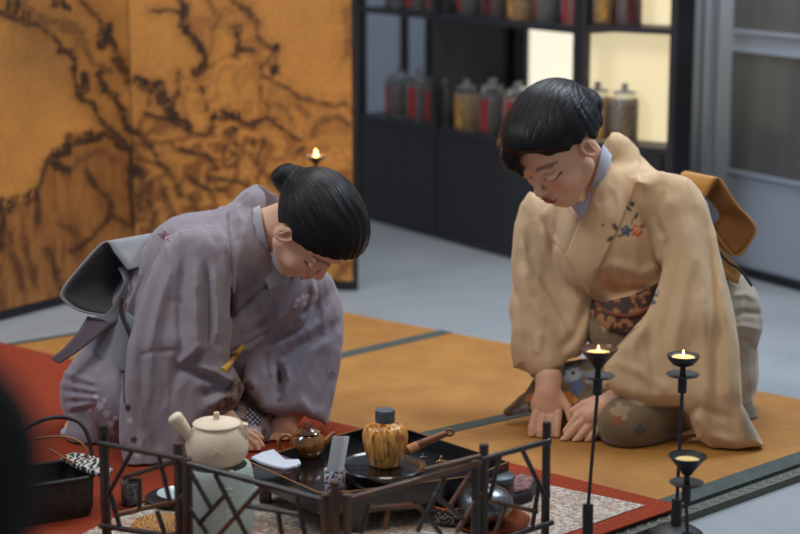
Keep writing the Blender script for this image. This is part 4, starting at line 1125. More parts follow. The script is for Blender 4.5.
def R_body(p):
    d = smin(ell(p, (690, 372, 34), (48, 46, 50)), cone(p, (680, 345, 28), (622, 235, 2), 36, 42, 1.15), 14)
    d = smin(d, cone(p, (618, 215, 0), (606, 176, -4), 30, 17), 8)
    n0 = RTw((0, -3.2, 6.5)); d = smin(d, cone(p, (604, 182, -2), tuple(n0), 18, 19.5), 5)
    q = RTl(p); d = smin(d, head_sdf(q)*5.1, 3)
    for (kx, ky, kw), (fx, fy, fw) in (((560, 416, 4), (738, 424, 48)), ((630, 428, -56), (748, 430, 6))):
        d = smin(d, cone(p, (690, 385, 30), (kx, ky, kw), 32, 17), 8)
        d = smin(d, cone(p, (kx, ky+4, kw), (fx, fy, fw), 14, 9), 6)
    d = smin(d, chain(p, [(552, 226, 36), (532, 306, 16), (548, 378, -22)], [20, 17, 12.5], 6), 8)
    d = smin(d, chain(p, [(672, 212, -46), (700, 318, -70), (650, 388, -60)], [22, 18, 13], 6), 8)
    h, g = R_hands(p)
    d = smin(d, h, 2); d = smin(d, g, 2) if False else np.minimum(d, g)
    return smax(d, p[:, 1]-rfl(p[:, 2]), 1.0)
def R_skincol(V):
    col = np.tile(SKIN, (len(V), 1)); q = RTl(V)
    hd = np.linalg.norm(q-np.array([0, 0, 11]), axis=1) < 16
    c2 = face_paint(q, col); col[hd] = c2[hd]
    return col
field_obj('body', R_body, (480, 60, -150), (790, 462, 110), .95, RF, M['skin'], wom2, R_skincol)
def R_hair(p):
    q = RTl(p); x, y, z = q.T
    d = ell(q, (0, -1.6, 14.4), (8.9, 10.2, 9.3))
    d = smin(d, ell(q, (0, 3.2, 17.6), (7.2, 6.8, 5.6)), 2)
    d = smin(d, ell(q, (5.6, 3.8, 15.0), (3.4, 4.6, 4.6)), 1.5)
    face = (y-.9)*.66-(z-12.4)*.75-.10*x
    cut = smin(-face, -(9.6-z-.25*(y+3)), .8)
    d = smax(d, -cut, .6)
    for s in (-1, 1): d = smax(d, -(ell(q, (s*7.9, -.6, 10.6), (2.4, 2.5, 3.6))), .4)
    # fringe swept to her right, falling past the temple
    d = smin(d, chain(q, [(-1.5, 7.2, 19.5), (3.0, 8.6, 17.4), (5.6, 7.9, 14.2), (6.3, 7.0, 11.2)], [1.3, 1.6, 1.3, .5], 1), .8)
    d = smin(d, chain(q, [(.5, 7.6, 19.0), (2.2, 9.6, 16.2), (1.6, 9.6, 12.9)], [1.2, 1.2, .35], 1), .6)
    d = smin(d, chain(q, [(-1, 7.4, 19.2), (-5.0, 5.4, 17.0), (-7.2, 3.0, 15.0)], [1.0, 1.2, .8], 1), .8)
    b = ell(q, (0, -10.6, 11.4), (4.4, 3.0, 3.6)); b = smin(b, ell(q, (0, -8.4, 8.6), (4.5, 2.6, 2.6)), 1.2)
    d = smin(d, b, .8)
    th = np.arctan2(x+1, z-19.5)
    aa = np.arctan2(x-.5, y+14); d = d+.06*np.sin(aa*60+1.6*np.sin(z*.5)+2.2*np.sin(aa*17))*np.clip((6-y)/4, 0, 1)
    return d*5.1
field_obj('hair', R_hair, (475, 55, -160), (625, 215, 60), .8, RF, M['hair'], wom2, lambda V: strand(RTl(V), (0, -13, 12), 38))

CRM = L3(204, 172, 134)
NS = [(640, 182), (662, 172), (688, 180), (706, 204), (716, 236), (722, 268), (730, 300), (738, 340), (740, 380), (742, 405), (752, 424), (763, 445), (738, 449), (712, 448), (698, 438), (690, 418), (681, 405), (648, 404), (624, 397), (603, 385), (604, 362), (623, 341), (644, 318), (655, 296), (664, 268), (668, 240), (656, 214)]
def R_kim(p):
    d = chain(p, [(694, 366, 34), (668, 312, 22), (628, 236, 2), (606, 196, -2)], [50, 48, 46, 30], 18, 1.1)
    d = smin(d, cone(p, (612, 220, 0), (560, 226, 34), 40, 26), 16)              # far shoulder
    d = smin(d, cone(p, (640, 196, -10), (672, 208, -42), 30, 28), 14)           # near shoulder
    d = smin(d, cone(p, (630, 178, 8), (616, 150, 4), 24, 14), 8)               # back of the collar
    d = smin(d, ell(p, (596, 252, -4), (42, 44, 36)), 14)
    d = smin(d, ell(p, (634, 330, 2), (46, 46, 44)), 14)
    # skirt
    sk = smin(ell(p, (704, 372, 40), (54, 58, 50)), cone(p, (690, 386, 30), (563, 396, 12), 44, 33), 14)
    sk = smin(sk, cone(p, (690, 395, 0), (628, 424, -56), 40, 29, 1.1), 14)
    sk = smin(sk, cone(p, (560, 418, 8), (640, 424, -50), 22, 27), 12)
    sk = smin(sk, ell(p, (720, 320, 30), (42, 54, 44)), 12)
    sk = smin(sk, chain(p, [(738, 410, 30), (752, 424, 24)], [18, 9], 4), 8)
    # trailing hem beyond her right knee
    sk = smin(sk, chain(p, [(540, 392, 14), (524, 404, 8), (508, 412, 4)], [10, 7, 4], 5), 6)
    for pts, s, a in (([(726, 318), (744, 312), (762, 314)], 3, -3), ([(724, 328), (744, 326), (762, 330)], 3, 2.6), ([(726, 338), (744, 340), (758, 350)], 3, -2.6), ([(730, 296), (746, 294), (756, 300)], 3, 2.4)):
        sk = sk-fold(p, pts, s, a)
    d = smin(d, sk, 8)
    # left front panel over right: raised lapel band
    d = d-lift(p, [(612, 120), (604, 170), (580, 220), (565, 256), (590, 296), (600, 268), (622, 222), (640, 178), (640, 130)], 3.0, 1.2, 30)
    d = d-lift(p, [(560, 190), (580, 218), (566, 254), (552, 240), (540, 215)], 1.4, 1.5, 30)
    # neck opening
    d = smax(d, -chain(p, [(586, 106, 4), (590, 148, -6), (578, 182, -22), (573, 206, -36)], [14, 19.5, 17, 9], 5), 1.0)
    for pts, s, a in (([(545, 205), (540, 230), (552, 258)], 4, 3), ([(556, 205), (556, 228), (560, 250)], 3, -2.5), ([(600, 268), (596, 285)], 3, -2), ([(642, 190), (636, 240), (640, 280)], 5, 2.0),
                      ([(606, 262), (640, 274), (662, 266)], 6, 3.0), ([(602, 284), (622, 292), (648, 288)], 4, -3.0), ([(600, 300), (616, 312), (640, 316)], 4, -3), ([(598, 312), (620, 324), (640, 322)], 4, 2)):
        d = d-fold(p, pts, s, a, 30)
    bodyd = d
    # near (left) sleeve
    wc = lambda q: -52-.10*(q[:, 1]-200)-.18*(q[:, 0]-690)*np.clip((q[:, 1]-260)/100, 0, 1)+.35*np.clip(q[:, 1]-395, 0, 60)*.6
    sl = pillow(p, NS, wc, lambda q: 14+9*np.clip((q[:, 1]-200)/120, 0, 1)*np.clip((450-q[:, 1])/60, .15, 1), 11)
    sl = smin(sl, chain(p, [(672, 214, -44), (700, 316, -68), (655, 372, -62)], [27, 25, 18], 10), 12)
    for pts, s, a in (([(668, 236), (664, 262), (650, 290)], 5, -4), ([(682, 205), (690, 260), (678, 320), (668, 390)], 7, 3.5), ([(704, 215), (712, 280), (716, 340), (716, 420)], 5, -3.5),
                      ([(692, 210), (704, 290), (706, 380), (704, 430)], 6, 3), ([(716, 260), (728, 330), (730, 400)], 4, 3), ([(645, 322), (632, 350), (640, 380)], 7, 2.5),
                      ([(655, 300), (648, 340), (660, 395)], 6, -2.5), ([(612, 360), (640, 372), (676, 396)], 5, 2.2), ([(690, 410), (712, 436), (740, 444)], 5, 3), ([(664, 190), (656, 216), (664, 240)], 3.5, -4),
                      ([(686, 418), (700, 408), (735, 420)], 5, -2.5)):
        sl = sl-fold(p, pts, s, a, 10)
    sl = smax(sl, -pillow(p, [(596, 356), (612, 366), (616, 384), (640, 392), (660, 402), (650, 412), (590, 400)], -58, 8, 5), 2.5)
    d = smin(bodyd, sl, 2.0+10*np.clip((236-p[:, 1])/30, 0, 1))
    # far (right) sleeve
    FS = [(530, 192), (548, 200), (562, 232), (580, 256), (592, 284), (594, 312), (588, 338), (581, 354), (566, 362), (549, 373), (530, 371), (514, 367), (511, 345), (515, 300), (512, 262), (515, 226), (521, 205)]
    wf = lambda q: 30-.26*(q[:, 1]-230)
    fs = pillow(p, FS, wf, lambda q: 15+8*np.clip((q[:, 1]-220)/80, 0, 1)*np.clip((380-q[:, 1])/50, .3, 1), 13)
    fs = smin(fs, chain(p, [(554, 224, 34), (534, 306, 14), (546, 366, -14)], [26, 22, 18], 8), 8)
    for pts, s, a in (([(536, 216), (546, 250), (572, 286), (584, 316)], 6, 4), ([(526, 230), (532, 262), (556, 300), (572, 330)], 5, -4.5), ([(520, 262), (530, 300), (550, 326)], 6, 3.5),
                      ([(514, 280), (524, 320), (530, 352)], 4, -3), ([(588, 300), (576, 334), (560, 352)], 5, -4), ([(540, 330), (536, 356)], 5, 2.5)):
        fs = fs-fold(p, pts, s, a, 60)
    fs = smax(fs, -pillow(p, [(526, 366), (548, 362), (572, 352), (580, 366), (560, 392), (530, 392)], wf, 11, 6), 2.5)
    d = smin(d, fs, 2.0+8*np.clip((222-p[:, 1])/20, 0, 1))
    d = d-crumple(p, 1.0)
    return smax(d, p[:, 1]-rfl(p[:, 2], .0235), 1.5)
def R_kimcol(V):
    u, v, w = V.T; P2 = V[:, :2]
    n = fbm(np.c_[P2*.04, w*.02], 3)
    col = CRM[None]*(.94+.12*n[:, None])
    # dyed orange band above the obi
    col = put(col, -poly2(P2, [(590, 276), (606, 264), (652, 276), (656, 288), (636, 300), (604, 300)])/14*.55*(w < 30), L3(204, 126, 74))
    # lap between the arms: grey olive ground with large blue and white blossoms
    lap = [(590, 300), (604, 330), (640, 326), (606, 360), (602, 386), (640, 404), (680, 406), (697, 440), (690, 460), (500, 460), (496, 400), (530, 374), (582, 356)]
    k = -poly2(P2, lap)/2.5*(w < 60)
    pn = fbm(np.c_[P2*.07, 0*u+2], 3)
    gcol = L3(122, 104, 78)[None]*(.75+.5*pn[:, None]); kk = np.clip(k, 0, 1)[:, None]; col = col*(1-kk)+gcol*kk
    def fl(col, a, b_, r, c, n_=5, ph=0.): return put(col, np.minimum(petals(V, a, b_, r, n_, ph), k+.2)*.9, c)
    col = fl(col, 573, 374, 12, L3(132, 146, 168)); col = fl(col, 573, 374, 8, L3(168, 176, 190), 7); col = fl(col, 573, 373, 3, L3(40, 48, 70))
    col = fl(col, 577, 387, 9, L3(92, 108, 148)); col = fl(col, 592, 378, 9, L3(150, 152, 146)); col = fl(col, 590, 362, 8, L3(112, 118, 120), 6)
    col = fl(col, 568, 396, 6, L3(196, 128, 60)); col = fl(col, 574, 400, 5, L3(206, 140, 70))
    col = fl(col, 620, 412, 11, L3(160, 136, 106), 5, .4); col = fl(col, 617, 421, 7, L3(146, 84, 62), 5, .9); col = fl(col, 640, 430, 7, L3(84, 88, 96), 4); col = fl(col, 600, 430, 9, L3(112, 108, 72))
    col = fl(col, 520, 414, 9, L3(140, 158, 190)); col = fl(col, 526, 408, 5, L3(190, 196, 206)); col = fl(col, 524, 428, 7, L3(92, 70, 66)); col = fl(col, 530, 398, 6, L3(206, 138, 70))
    col = put(col, -poly2(P2, [(652, 424), (676, 410), (694, 424), (700, 446), (664, 446)])/12*.6*(w < 60), L3(66, 50, 40))
    col = put(col, -poly2(P2, [(503, 404), (530, 374), (536, 384), (520, 408), (506, 418)])/2*.6, L3(96, 74, 52))
    # blossoms on the shoulder and sleeve
    sh = (w < 20)*1.0
    for a, b_, r, c, n_ in ((636.5, 231, 7, L3(196, 84, 56), 6), (637, 230, 4.6, L3(226, 160, 120), 5), (636, 232, 2.6, L3(206, 96, 66), 5), (626, 231, 6.5, L3(74, 88, 116), 5), (625, 229, 3, L3(110, 120, 140), 5),
                            (632, 204, 3.8, L3(62, 66, 82), 4), (655, 293, 5, L3(76, 92, 122), 5), (656, 292, 2.6, L3(190, 186, 180), 5), (653, 302, 3.6, L3(74, 80, 96), 4)):
        col = put(col, petals(V, a, b_, r, n_, a)*sh, c)
    for a, b_, ru, rv, an, c in ((615, 227, 5, 2.8, 1.0, L3(92, 74, 70)), (610, 239, 5, 2.6, -.7, L3(110, 76, 62)), (636, 216, 2.2, 4.6, .5, L3(96, 86, 84)), (629, 209, 4.5, 1.8, .7, L3(70, 70, 84)), (603, 225, 2.4, 1.6, 0, L3(120, 92, 76)),
                                 (643, 226, 3, 2, .8, L3(110, 84, 74)), (620, 236, 3, 1.4, -.5, L3(104, 84, 74)), (632, 222, 1.0, 5, .2, L3(110, 94, 84))):
        col = put(col, blob(V, a, b_, ru, rv, an)*sh*.9, c)
    # skirt at the back: cool side light painted in as olive grey
    col = put(col, -poly2(P2, [(719, 262), (745, 272), (790, 300), (790, 440), (742, 440), (741, 380), (737, 330), (726, 290)])/3, L3(168, 156, 138))
    col = put(col, -poly2(P2, [(740, 404), (752, 398), (790, 430), (763, 436)])/3*.8, L3(120, 112, 100))
    return col
field_obj('kimono', R_kim, (490, 112, -135), (790, 466, 112), 1.15, RF, M['kimono'], wom2, R_kimcol)
def R_neck(p): return smin(cone(p, (604, 182, -2), tuple(RTw((0, -3.2, 6.5))), 18, 19.5), ell(p, (588, 212, 2), (30, 34, 36)), 8)
def R_inner(p):
    s_ = np.abs(R_neck(p)-3.0)-1.4
    reg = poly2(p[:, :2], [(600, 110), (611, 114), (616, 138), (610, 166), (597, 194), (581, 220), (571, 206), (574, 197), (584, 204), (596, 173), (604, 140)])
    return smax(smax(s_, reg, .8), p[:, 2]-6, .8)
field_obj('inner_collar', R_inner, (560, 105, -70), (625, 228, 14), .7, RF, M['crepe'], wom2, lambda V: np.tile(L3(182, 188, 204), (len(V), 1)))
# obi round the waist
def R_sash(p):
    t = smin(chain(p, [(694, 366, 34), (668, 312, 22), (628, 236, 2)], [50, 48, 46], 18, 1.1), ell(p, (634, 330, 2), (46, 46, 44)), 14)-4
    return smax(t, poly2(p[:, :2], [(586, 296), (602, 302), (630, 296), (660, 282), (700, 284), (700, 322), (660, 336), (628, 336), (606, 330), (592, 316)]), 1)
def R_sashcol(V):
    pn = fbm(np.c_[V[:, :2]*.16, V[:, 2]*0], 3)
    return np.where((pn > .56)[:, None], L3(150, 104, 60)[None], np.where((pn > .5)[:, None], L3(110, 50, 40)[None], L3(58, 40, 34)[None]))
field_obj('obi_sash', R_sash, (570, 270, -70), (730, 350, 90), 1.1, RF, M['obi'], wom2, R_sashcol)
cp = [(596, 303), (612, 314), (634, 315), (656, 304)]
ftube('sash_cord', [(a, b_, surf_w(R_sash, a, b_)-1.0) for a, b_ in cp], 2.0, RF, M['kimono'], wom2, (120, 62, 44))
near = [(706, 196, -6), (712, 184, -10), (720, 179, -12), (735, 202, -12), (755, 226, -12), (751, 242, -10), (738, 256, -8), (726, 247, -6), (716, 232, -4)]
far = [(672, 190, 44), (678, 178, 44), (688, 172, 44), (706, 192, 44), (722, 212, 44), (720, 230, 44), (708, 244, 44), (696, 238, 44), (688, 222, 44)]
o = loft('obi_bow', near, far, RF, M['obi'], wom2, .0035, 8, 9, (178, 128, 62))
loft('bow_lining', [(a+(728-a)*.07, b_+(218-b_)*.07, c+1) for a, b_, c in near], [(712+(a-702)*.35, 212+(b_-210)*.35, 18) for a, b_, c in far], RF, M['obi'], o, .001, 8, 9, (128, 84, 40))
field_obj('obi_knot', lambda p: smin(ell(p, (700, 232, 22), (16, 15, 16)), cone(p, (684, 262, 22), (706, 236, 24), 12, 12), 6), (655, 205, -10), (730, 290, 60), 1.1, RF, M['obi'], wom2, lambda V: np.tile(L3(150, 106, 52), (len(V), 1)))
loft('bow_tail', [(712, 236, -8), (722, 250, -6), (734, 262, -4), (742, 272, -2)], [(706, 250, -14), (716, 268, -12), (730, 280, -10), (738, 284, -8)], RF, M['obi'], wom2, .004, 6, 5, (172, 126, 66), bulge=2)
ftube('bow_cord', [(716, 248, -14), (728, 262, -14), (740, 270, -12), (752, 286, -10)], 1.5, RF, M['kimono'], wom2, (50, 40, 40))
# ================================================================== TEA THINGS
TZ = .0877
def pos(u, v, z): return Fl(u, v, z)
# low black table with a raised rim
rim = [(246, 461), (318, 493), (353, 491.5), (476, 476), (509, 462), (410, 430), (364, 428)]
rimp = [np.array(tuple(Fl(u, v, .112))[:2]) for u, v in rim]
cen = np.mean(rimp, axis=0)
def off(poly, k): return [tuple(cen+(p-cen)*k) for p in poly]
table = empty('tea_table', (cen[0], cen[1], TOPZ), 'low black lacquered tea table with a raised rim, standing on the patterned runner', 'table')
def ring_wall(name, po, pi_, z0, z1, m, par):
    bm = bmesh.new(); n = len(po)
    A = [[bm.verts.new((*p, z)) for p in q] for q, z in ((po, z0), (po, z1), (pi_, z1), (pi_, z0))]
    for a in range(4):
        for i in range(n): bm.faces.new((A[a][i], A[a][(i+1) % n], A[(a+1) % 4][(i+1) % n], A[(a+1) % 4][i]))
    return from_bm(name, bm, m, par)
prism('table_top', off(rimp, .985), .072, .087, M['lacquer'], table)
ring_wall('rim', off(rimp, 1.0), off(rimp, .965), .0705, .112, M['lacquer'], table)
ring_wall('gold_edge', off(rimp, 1.001), off(rimp, .985), .1121, .1132, mat('worn gold line', RGB(150, 104, 58), .4, metal=.3), table)['label'] = 'worn gold edge line'
for i, k in ((0, .86), (1, .88), (2, .88), (3, .86), (4, .84), (5, .88), (6, .9)):
    c = cen+(rimp[i]-cen)*k
    bm = bmesh.new(); bm_obox(bm, (c[0]-.012, c[1]-.012, TOPZ+.0003), (.024, 0, 0), (0, .024, 0), (0, 0, .0715-TOPZ-.0003)); bmesh.ops.bevel(bm, geom=bm.edges[:], offset=.003, segments=1, affect='EDGES')
    from_bm('leg', bm, M['lacquer'], table)

# celadon stove + white side-handled teapot
c = pos(217.5, 464, .16)
SR = .0635
stove = empty('tea_stove', (c.x, c.y, TOPZ), 'pale celadon ceramic stove, a tall cylinder under the white teapot', 'stove')
lathe('stove_body', [(0, 0), (SR*.93, 0), (SR*1.0, .006), (SR*1.08, .05), (SR*1.08, .09), (SR*1.02, .118), (SR*.98, .128), (SR*.94, .1318), (SR*.86, .1312), (SR*.80, .12), (SR*.78, .03), (0, .03)], (c.x, c.y, TOPZ), M['celadon'], stove, 64)
for k in range(3):
    a = -PI/2+.55+k*2*PI/3
    bm = bmesh.new(); bm_lathe(bm, [(0, 0), (.009, 0), (.008, .008), (0, .009)], (c.x+math.cos(a)*SR*.78, c.y+math.sin(a)*SR*.78, TOPZ+.1245), 12)
    from_bm('pot_support', bm, M['cream'], stove, smooth=True)
bm = bmesh.new()   # incised characters on the stove wall, facing the viewer
for (a0, z0, a1, z1) in ((.28, .105, .5, .105), (.39, .115, .39, .078), (.28, .092, .5, .092), (.30, .085, .34, .072), (.48, .085, .44, .072), (.27, .062, .52, .062), (.34, .068, .34, .045), (.44, .068, .44, .045), (.30, .052, .50, .052)):
    pts = []
    for t in np.linspace(0, 1, 5):
        a = -PI/2+.0+(a0+(a1-a0)*t); z = z0+(z1-z0)*t; r = SR*1.082
        pts.append((c.x+math.cos(a)*r, c.y+math.sin(a)*r, TOPZ+z))
    bm_tube(bm, pts, .0016, 5)
from_bm('relief_writing', bm, mat('slightly lighter celadon relief', RGB(206, 218, 210), .4), stove)

tpz = TOPZ+.1338
tp = empty('teapot', (c.x, c.y, tpz), 'unglazed cream clay teapot with a side handle, on the celadon stove', 'teapot')
R_ = .0585
lathe('body', [(0, 0), (R_*.62, 0), (R_*.82, .006), (R_*.97, .02), (R_, .036), (R_*.93, .054), (R_*.78, .067), (R_*.72, .0705), (R_*.70, .0735), (R_*.6, .074)], (c.x, c.y, tpz), M['cream'], tp, 64, 60)
lid = lathe('lid', [(0, 0), (R_*.74, 0), (R_*.76, .0022), (R_*.72, .0045), (R_*.3, .0095), (0, .0105)], (c.x, c.y, tpz+.0742), M['cream'], tp, 56)
bm = bmesh.new(); bm_obox(bm, (c.x-.0052, c.y-.0052, tpz+.0742+.0098), (.0104, 0, 0), (0, .0104, 0), (0, 0, .0135)); bmesh.ops.bevel(bm, geom=bm.edges[:], offset=.0015, segments=2, affect='EDGES')
from_bm('knob', bm, M['cream'], lid, smooth=False)
hp = crv([(-.046, -.012, .050), (-.054, -.0135, .063), (-.062, -.015, .075), (-.069, -.0165, .085), (-.0745, -.018, .0925), (-.078, -.0188, .0975)], 6)
hr = [float(x) for x in np.interp(np.linspace(0, 1, len(hp)), [0, .2, .5, .72, .86, .94, .98, 1], [.0095, .0105, .0135, .0148, .0135, .0100, .0065, .002])]
tube('side_handle', [(c.x+a, c.y+b_, tpz+z) for a, b_, z in hp], hr, M['cream'], tp, 20)
hp = crv([(.044, -.006, .046), (.050, -.007, .060), (.051, -.0075, .070), (.053, -.008, .0785)], 5)
tube('spout', [(c.x+a, c.y+b_, tpz+z) for a, b_, z in hp], [float(x) for x in np.linspace(.0115, .0062, len(hp))], M['cream'], tp, 16)
bm = bmesh.new()  # small relief flower on the belly
fc = Vector((c.x+.005, c.y-R_*.995, tpz+.034))
for k in range(6):
    a = k*PI/3; pts = [Vector((c.x+.006+math.cos(a+q)*r, c.y-math.sqrt(R_**2-(.006+math.cos(a+q)*r)**2)*1.004, fc.z+math.sin(a+q)*r*.8)) for q, r in ((-.35, .0045), (-.2, .0095), (.2, .0095), (.35, .0045))]
    bm_tube(bm, pts, .0009, 5, closed=True)
from_bm('relief_flower', bm, M['cream'], tp)

# brown glazed teapot on the table
c = pos(308, 455.5, TZ)
bt_ = empty('teapot', (c.x, c.y, TZ), 'small glossy amber brown glazed teapot on the black tea table', 'teapot')
r = .036
lathe('body', [(0, 0), (r*.6, 0), (r*.64, .003), (r*.9, .012), (r, .026), (r*.9, .038), (r*.66, .045), (r*.62, .047), (r*.5, .047)], (c.x, c.y, TZ), M['brownglaze'], bt_, 48, 60)
ld = lathe('lid', [(0, 0), (r*.68, 0), (r*.7, .002), (r*.5, .0075), (r*.2, .0105), (r*.12, .012)], (c.x, c.y, TZ+.0475), M['brownglaze'], bt_, 40)
tube('lid_ring', [(c.x+.0065*math.cos(t), c.y, TZ+.064+.0055*math.sin(t)) for t in np.linspace(0, 2*PI, 17)[:-1]], .0019, M['brownglaze'], ld, 8, closed=True)
tube('handle', [(c.x-.030-.0135+.0145*math.cos(t), c.y-.004, TZ+.026+.0185*math.sin(t)) for t in np.linspace(0, 2*PI, 25)[:-1]], .0040, M['brownglaze'], bt_, 10, closed=True)
tube('spout', [(c.x+.028, c.y, TZ+.026), (c.x+.040, c.y-.002, TZ+.034), (c.x+.050, c.y-.003, TZ+.046), (c.x+.054, c.y-.003, TZ+.049)], [.0085, .0065, .0045, .0042], mat('tan worn spout tip', RGB(170, 110, 60), .3, coat=.5), bt_, 12)

# folded white napkin over a dark folded cloth
zN = .1145
np_ = [(251, 459), (262, 454), (274, 451), (280, 457), (285, 462), (299, 461), (301, 465), (296, 468), (286, 470), (274, 468), (261, 464)]
nq = [tuple(Fl(u, v, zN))[:2] for u, v in np_]
nap = prism('folded_napkin', nq, zN-.001, zN+.0045, M['white_cloth'], None, bev=.0012)
tag(nap, 'white linen napkin folded flat beside the brown teapot', 'napkin')
nb_ = [(253, 466), (276, 458), (296, 466), (300, 474), (284, 479), (262, 472)]
u_ = prism('folded_cloth', [tuple(Fl(u, v, .1))[:2] for u, v in nb_], TZ, zN-.0015, mat('plum and black folded cloth', RGB(60, 44, 50), .8, col2=RGB(122, 88, 88), scale=50), None, bev=.003)
tag(u_, 'plum and black folded cloth under the white napkin', 'cloth')
# cup with blue-red pattern holding a standing paper strip
m, nt, b = new_mat('blue red painted porcelain')
tc = N(nt, 'ShaderNodeTexCoord'); n0 = N(nt, 'ShaderNodeTexNoise'); n0.inputs['Scale'].default_value = 110; n0.inputs['Detail'].default_value = 1
nt.links.new(tc.outputs['Object'], n0.inputs['Vector']); cr = N(nt, 'ShaderNodeValToRGB'); e_ = cr.color_ramp.elements
e_[0].position = .42; e_[0].color = RGB(50, 66, 110); e_[1].position = .62; e_[1].color = RGB(150, 60, 56); q_ = e_.new(.47); q_.color = RGB(200, 205, 212); q_ = e_.new(.58); q_.color = RGB(200, 205, 212)
nt.links.new(n0.outputs[0], cr.inputs[0]); nt.links.new(cr.outputs[0], b.inputs['Base Color']); b.inputs['Roughness'].default_value = .25
M['cuppat'] = m
c = pos(335, 492, TZ)
cup = lathe('tea_cup', [(0, 0), (.0185, 0), (.0195, .003), (.0205, .045), (.0195, .046), (.0185, .044), (.0175, .004), (0, .004)], (c.x, c.y, TZ), M['cuppat'], None, 40)
tag(cup, 'small straight white cup with blue and red pattern, holding a paper strip', 'cup')
bm = bmesh.new()
a = Vector((c.x-.008, c.y+.004, TZ+.012)); 
g = [[bm.verts.new(a+Vector((x+.016*t, .004*t+.002*math.sin(x*200), .095*t))) for x in (-.012, -.001, .010, .0195)] for t in np.linspace(0, 1, 8)]
for i in range(7):
    for j in range(3): bm.faces.new((g[i][j], g[i][j+1], g[i+1][j+1], g[i+1][j]))
ps = from_bm('paper_strip', bm, M['paper'], None); so = ps.modifiers.new('thickness', 'SOLIDIFY'); so.thickness = .0012
tag(ps, 'white paper strip standing upright in the patterned cup', 'paper')

# round black stand + ochre tea caddy
c = pos(383, 464, .128)
stand = empty('round_stand', (c.x, c.y, TZ), 'round black lacquer stand carrying the ochre tea caddy', 'stand')
lathe('top_disc', [(0, .009), (.070, .009), (.079, .012), (.083, .020), (.083, .038), (.080, .0405), (.075, .0385), (.07, .037), (0, .037)], (c.x, c.y, TZ), M['lacquer'], stand, 72)
lathe('foot', [(0, 0), (.058, 0), (.056, .004), (.054, .0085), (0, .0088)], (c.x, c.y, TZ), M['lacquer'], stand, 56)
cc = Vector((c.x+.004, c.y+.004, TZ+.0375))
m, nt, b = new_mat('ribbed ochre drip glaze')
tc = N(nt, 'ShaderNodeTexCoord'); mp = N(nt, 'ShaderNodeMapping'); mp.inputs['Scale'].default_value = (110, 110, 26)
no = N(nt, 'ShaderNodeTexNoise'); no.inputs['Scale'].default_value = 1; no.inputs['Detail'].default_value = 5; no.inputs['Distortion'].default_value = .6
nt.links.new(tc.outputs['Object'], mp.inputs[0]); nt.links.new(mp.outputs[0], no.inputs['Vector'])
cr = N(nt, 'ShaderNodeValToRGB'); e_ = cr.color_ramp.elements; e_[0].position = .36; e_[0].color = RGB(132, 74, 22); e_[1].position = .66; e_[1].color = RGB(240, 190, 108); q_ = e_.new(.5); q_.color = RGB(212, 140, 52)
nt.links.new(no.outputs[0], cr.inputs[0]); nt.links.new(cr.outputs[0], b.inputs['Base Color']); b.inputs['Roughness'].default_value = .3; b.inputs['Coat Weight'].default_value = .5
bp = N(nt, 'ShaderNodeBump'); bp.inputs['Strength'].default_value = .5; bp.inputs['Distance'].default_value = .002; nt.links.new(no.outputs[0], bp.inputs['Height']); nt.links.new(bp.outputs[0], b.inputs['Normal'])
M['ochre'] = m
cad = empty('tea_caddy', cc, 'ribbed ochre glazed tea caddy with a grey lid, on the round black stand', 'tea caddy')
pr = [(0, 0), (.026, 0), (.029, .003), (.035, .018), (.0405, .038), (.0425, .055), (.0415, .068), (.036, .078), (.026, .084), (.019, .086)]
pf = crv(pr[1:], 4)
bm = bmesh.new(); seg = 96
rings = []
for r0, z0 in pf:
    rings.append([bm.verts.new((cc.x+r0*(1+.028*math.cos(20*t)*min(1, r0/.03))*math.cos(t), cc.y+r0*(1+.028*math.cos(20*t)*min(1, r0/.03))*math.sin(t), cc.z+z0)) for t in np.linspace(0, 2*PI, seg+1)[:-1]])
for a, b_ in zip(rings, rings[1:]):
    for k in range(seg): bm.faces.new((a[k], a[(k+1) % seg], b_[(k+1) % seg], b_[k]))
bm.faces.new(rings[0][::-1]); bm.faces.new(rings[-1])
from_bm('body', bm, M['ochre'], cad, smooth=True)
lathe('lid', [(0, .0865), (.0188, .0865), (.0188, .1075), (.0180, .1095), (0, .1105)], cc, M['greymetal'], cad, 40, 40)

# bamboo scoop roll resting on the stand
sc_ = empty('tea_scoop', P(405, 451, 3.44), 'reddish bamboo tea scoop with a cord loop, leaning on the round stand', 'tea scoop')
tube('handle', [P(404, 452, 3.44), P(418, 445, 3.45), P(446, 433.5, 3.47)], [.0075, .0085, .0065], M['bamboo_red'], sc_, 14)
tube('wrapping', [P(407, 450.5, 3.44), P(417, 445.6, 3.45)], .0092, mat('tan wrapped cane', RGB(186, 116, 62), .6, bump=.6, bscale=300, col2=RGB(204, 140, 86), scale=80), sc_, 14)
tube('cord_loop', [P(449.5+4.0*math.cos(t), 432.5+3.0*math.sin(t), 3.468) for t in np.linspace(0, 2*PI, 13)[:-1]], .0028, M['bamboo_red'], sc_, 8, closed=True)
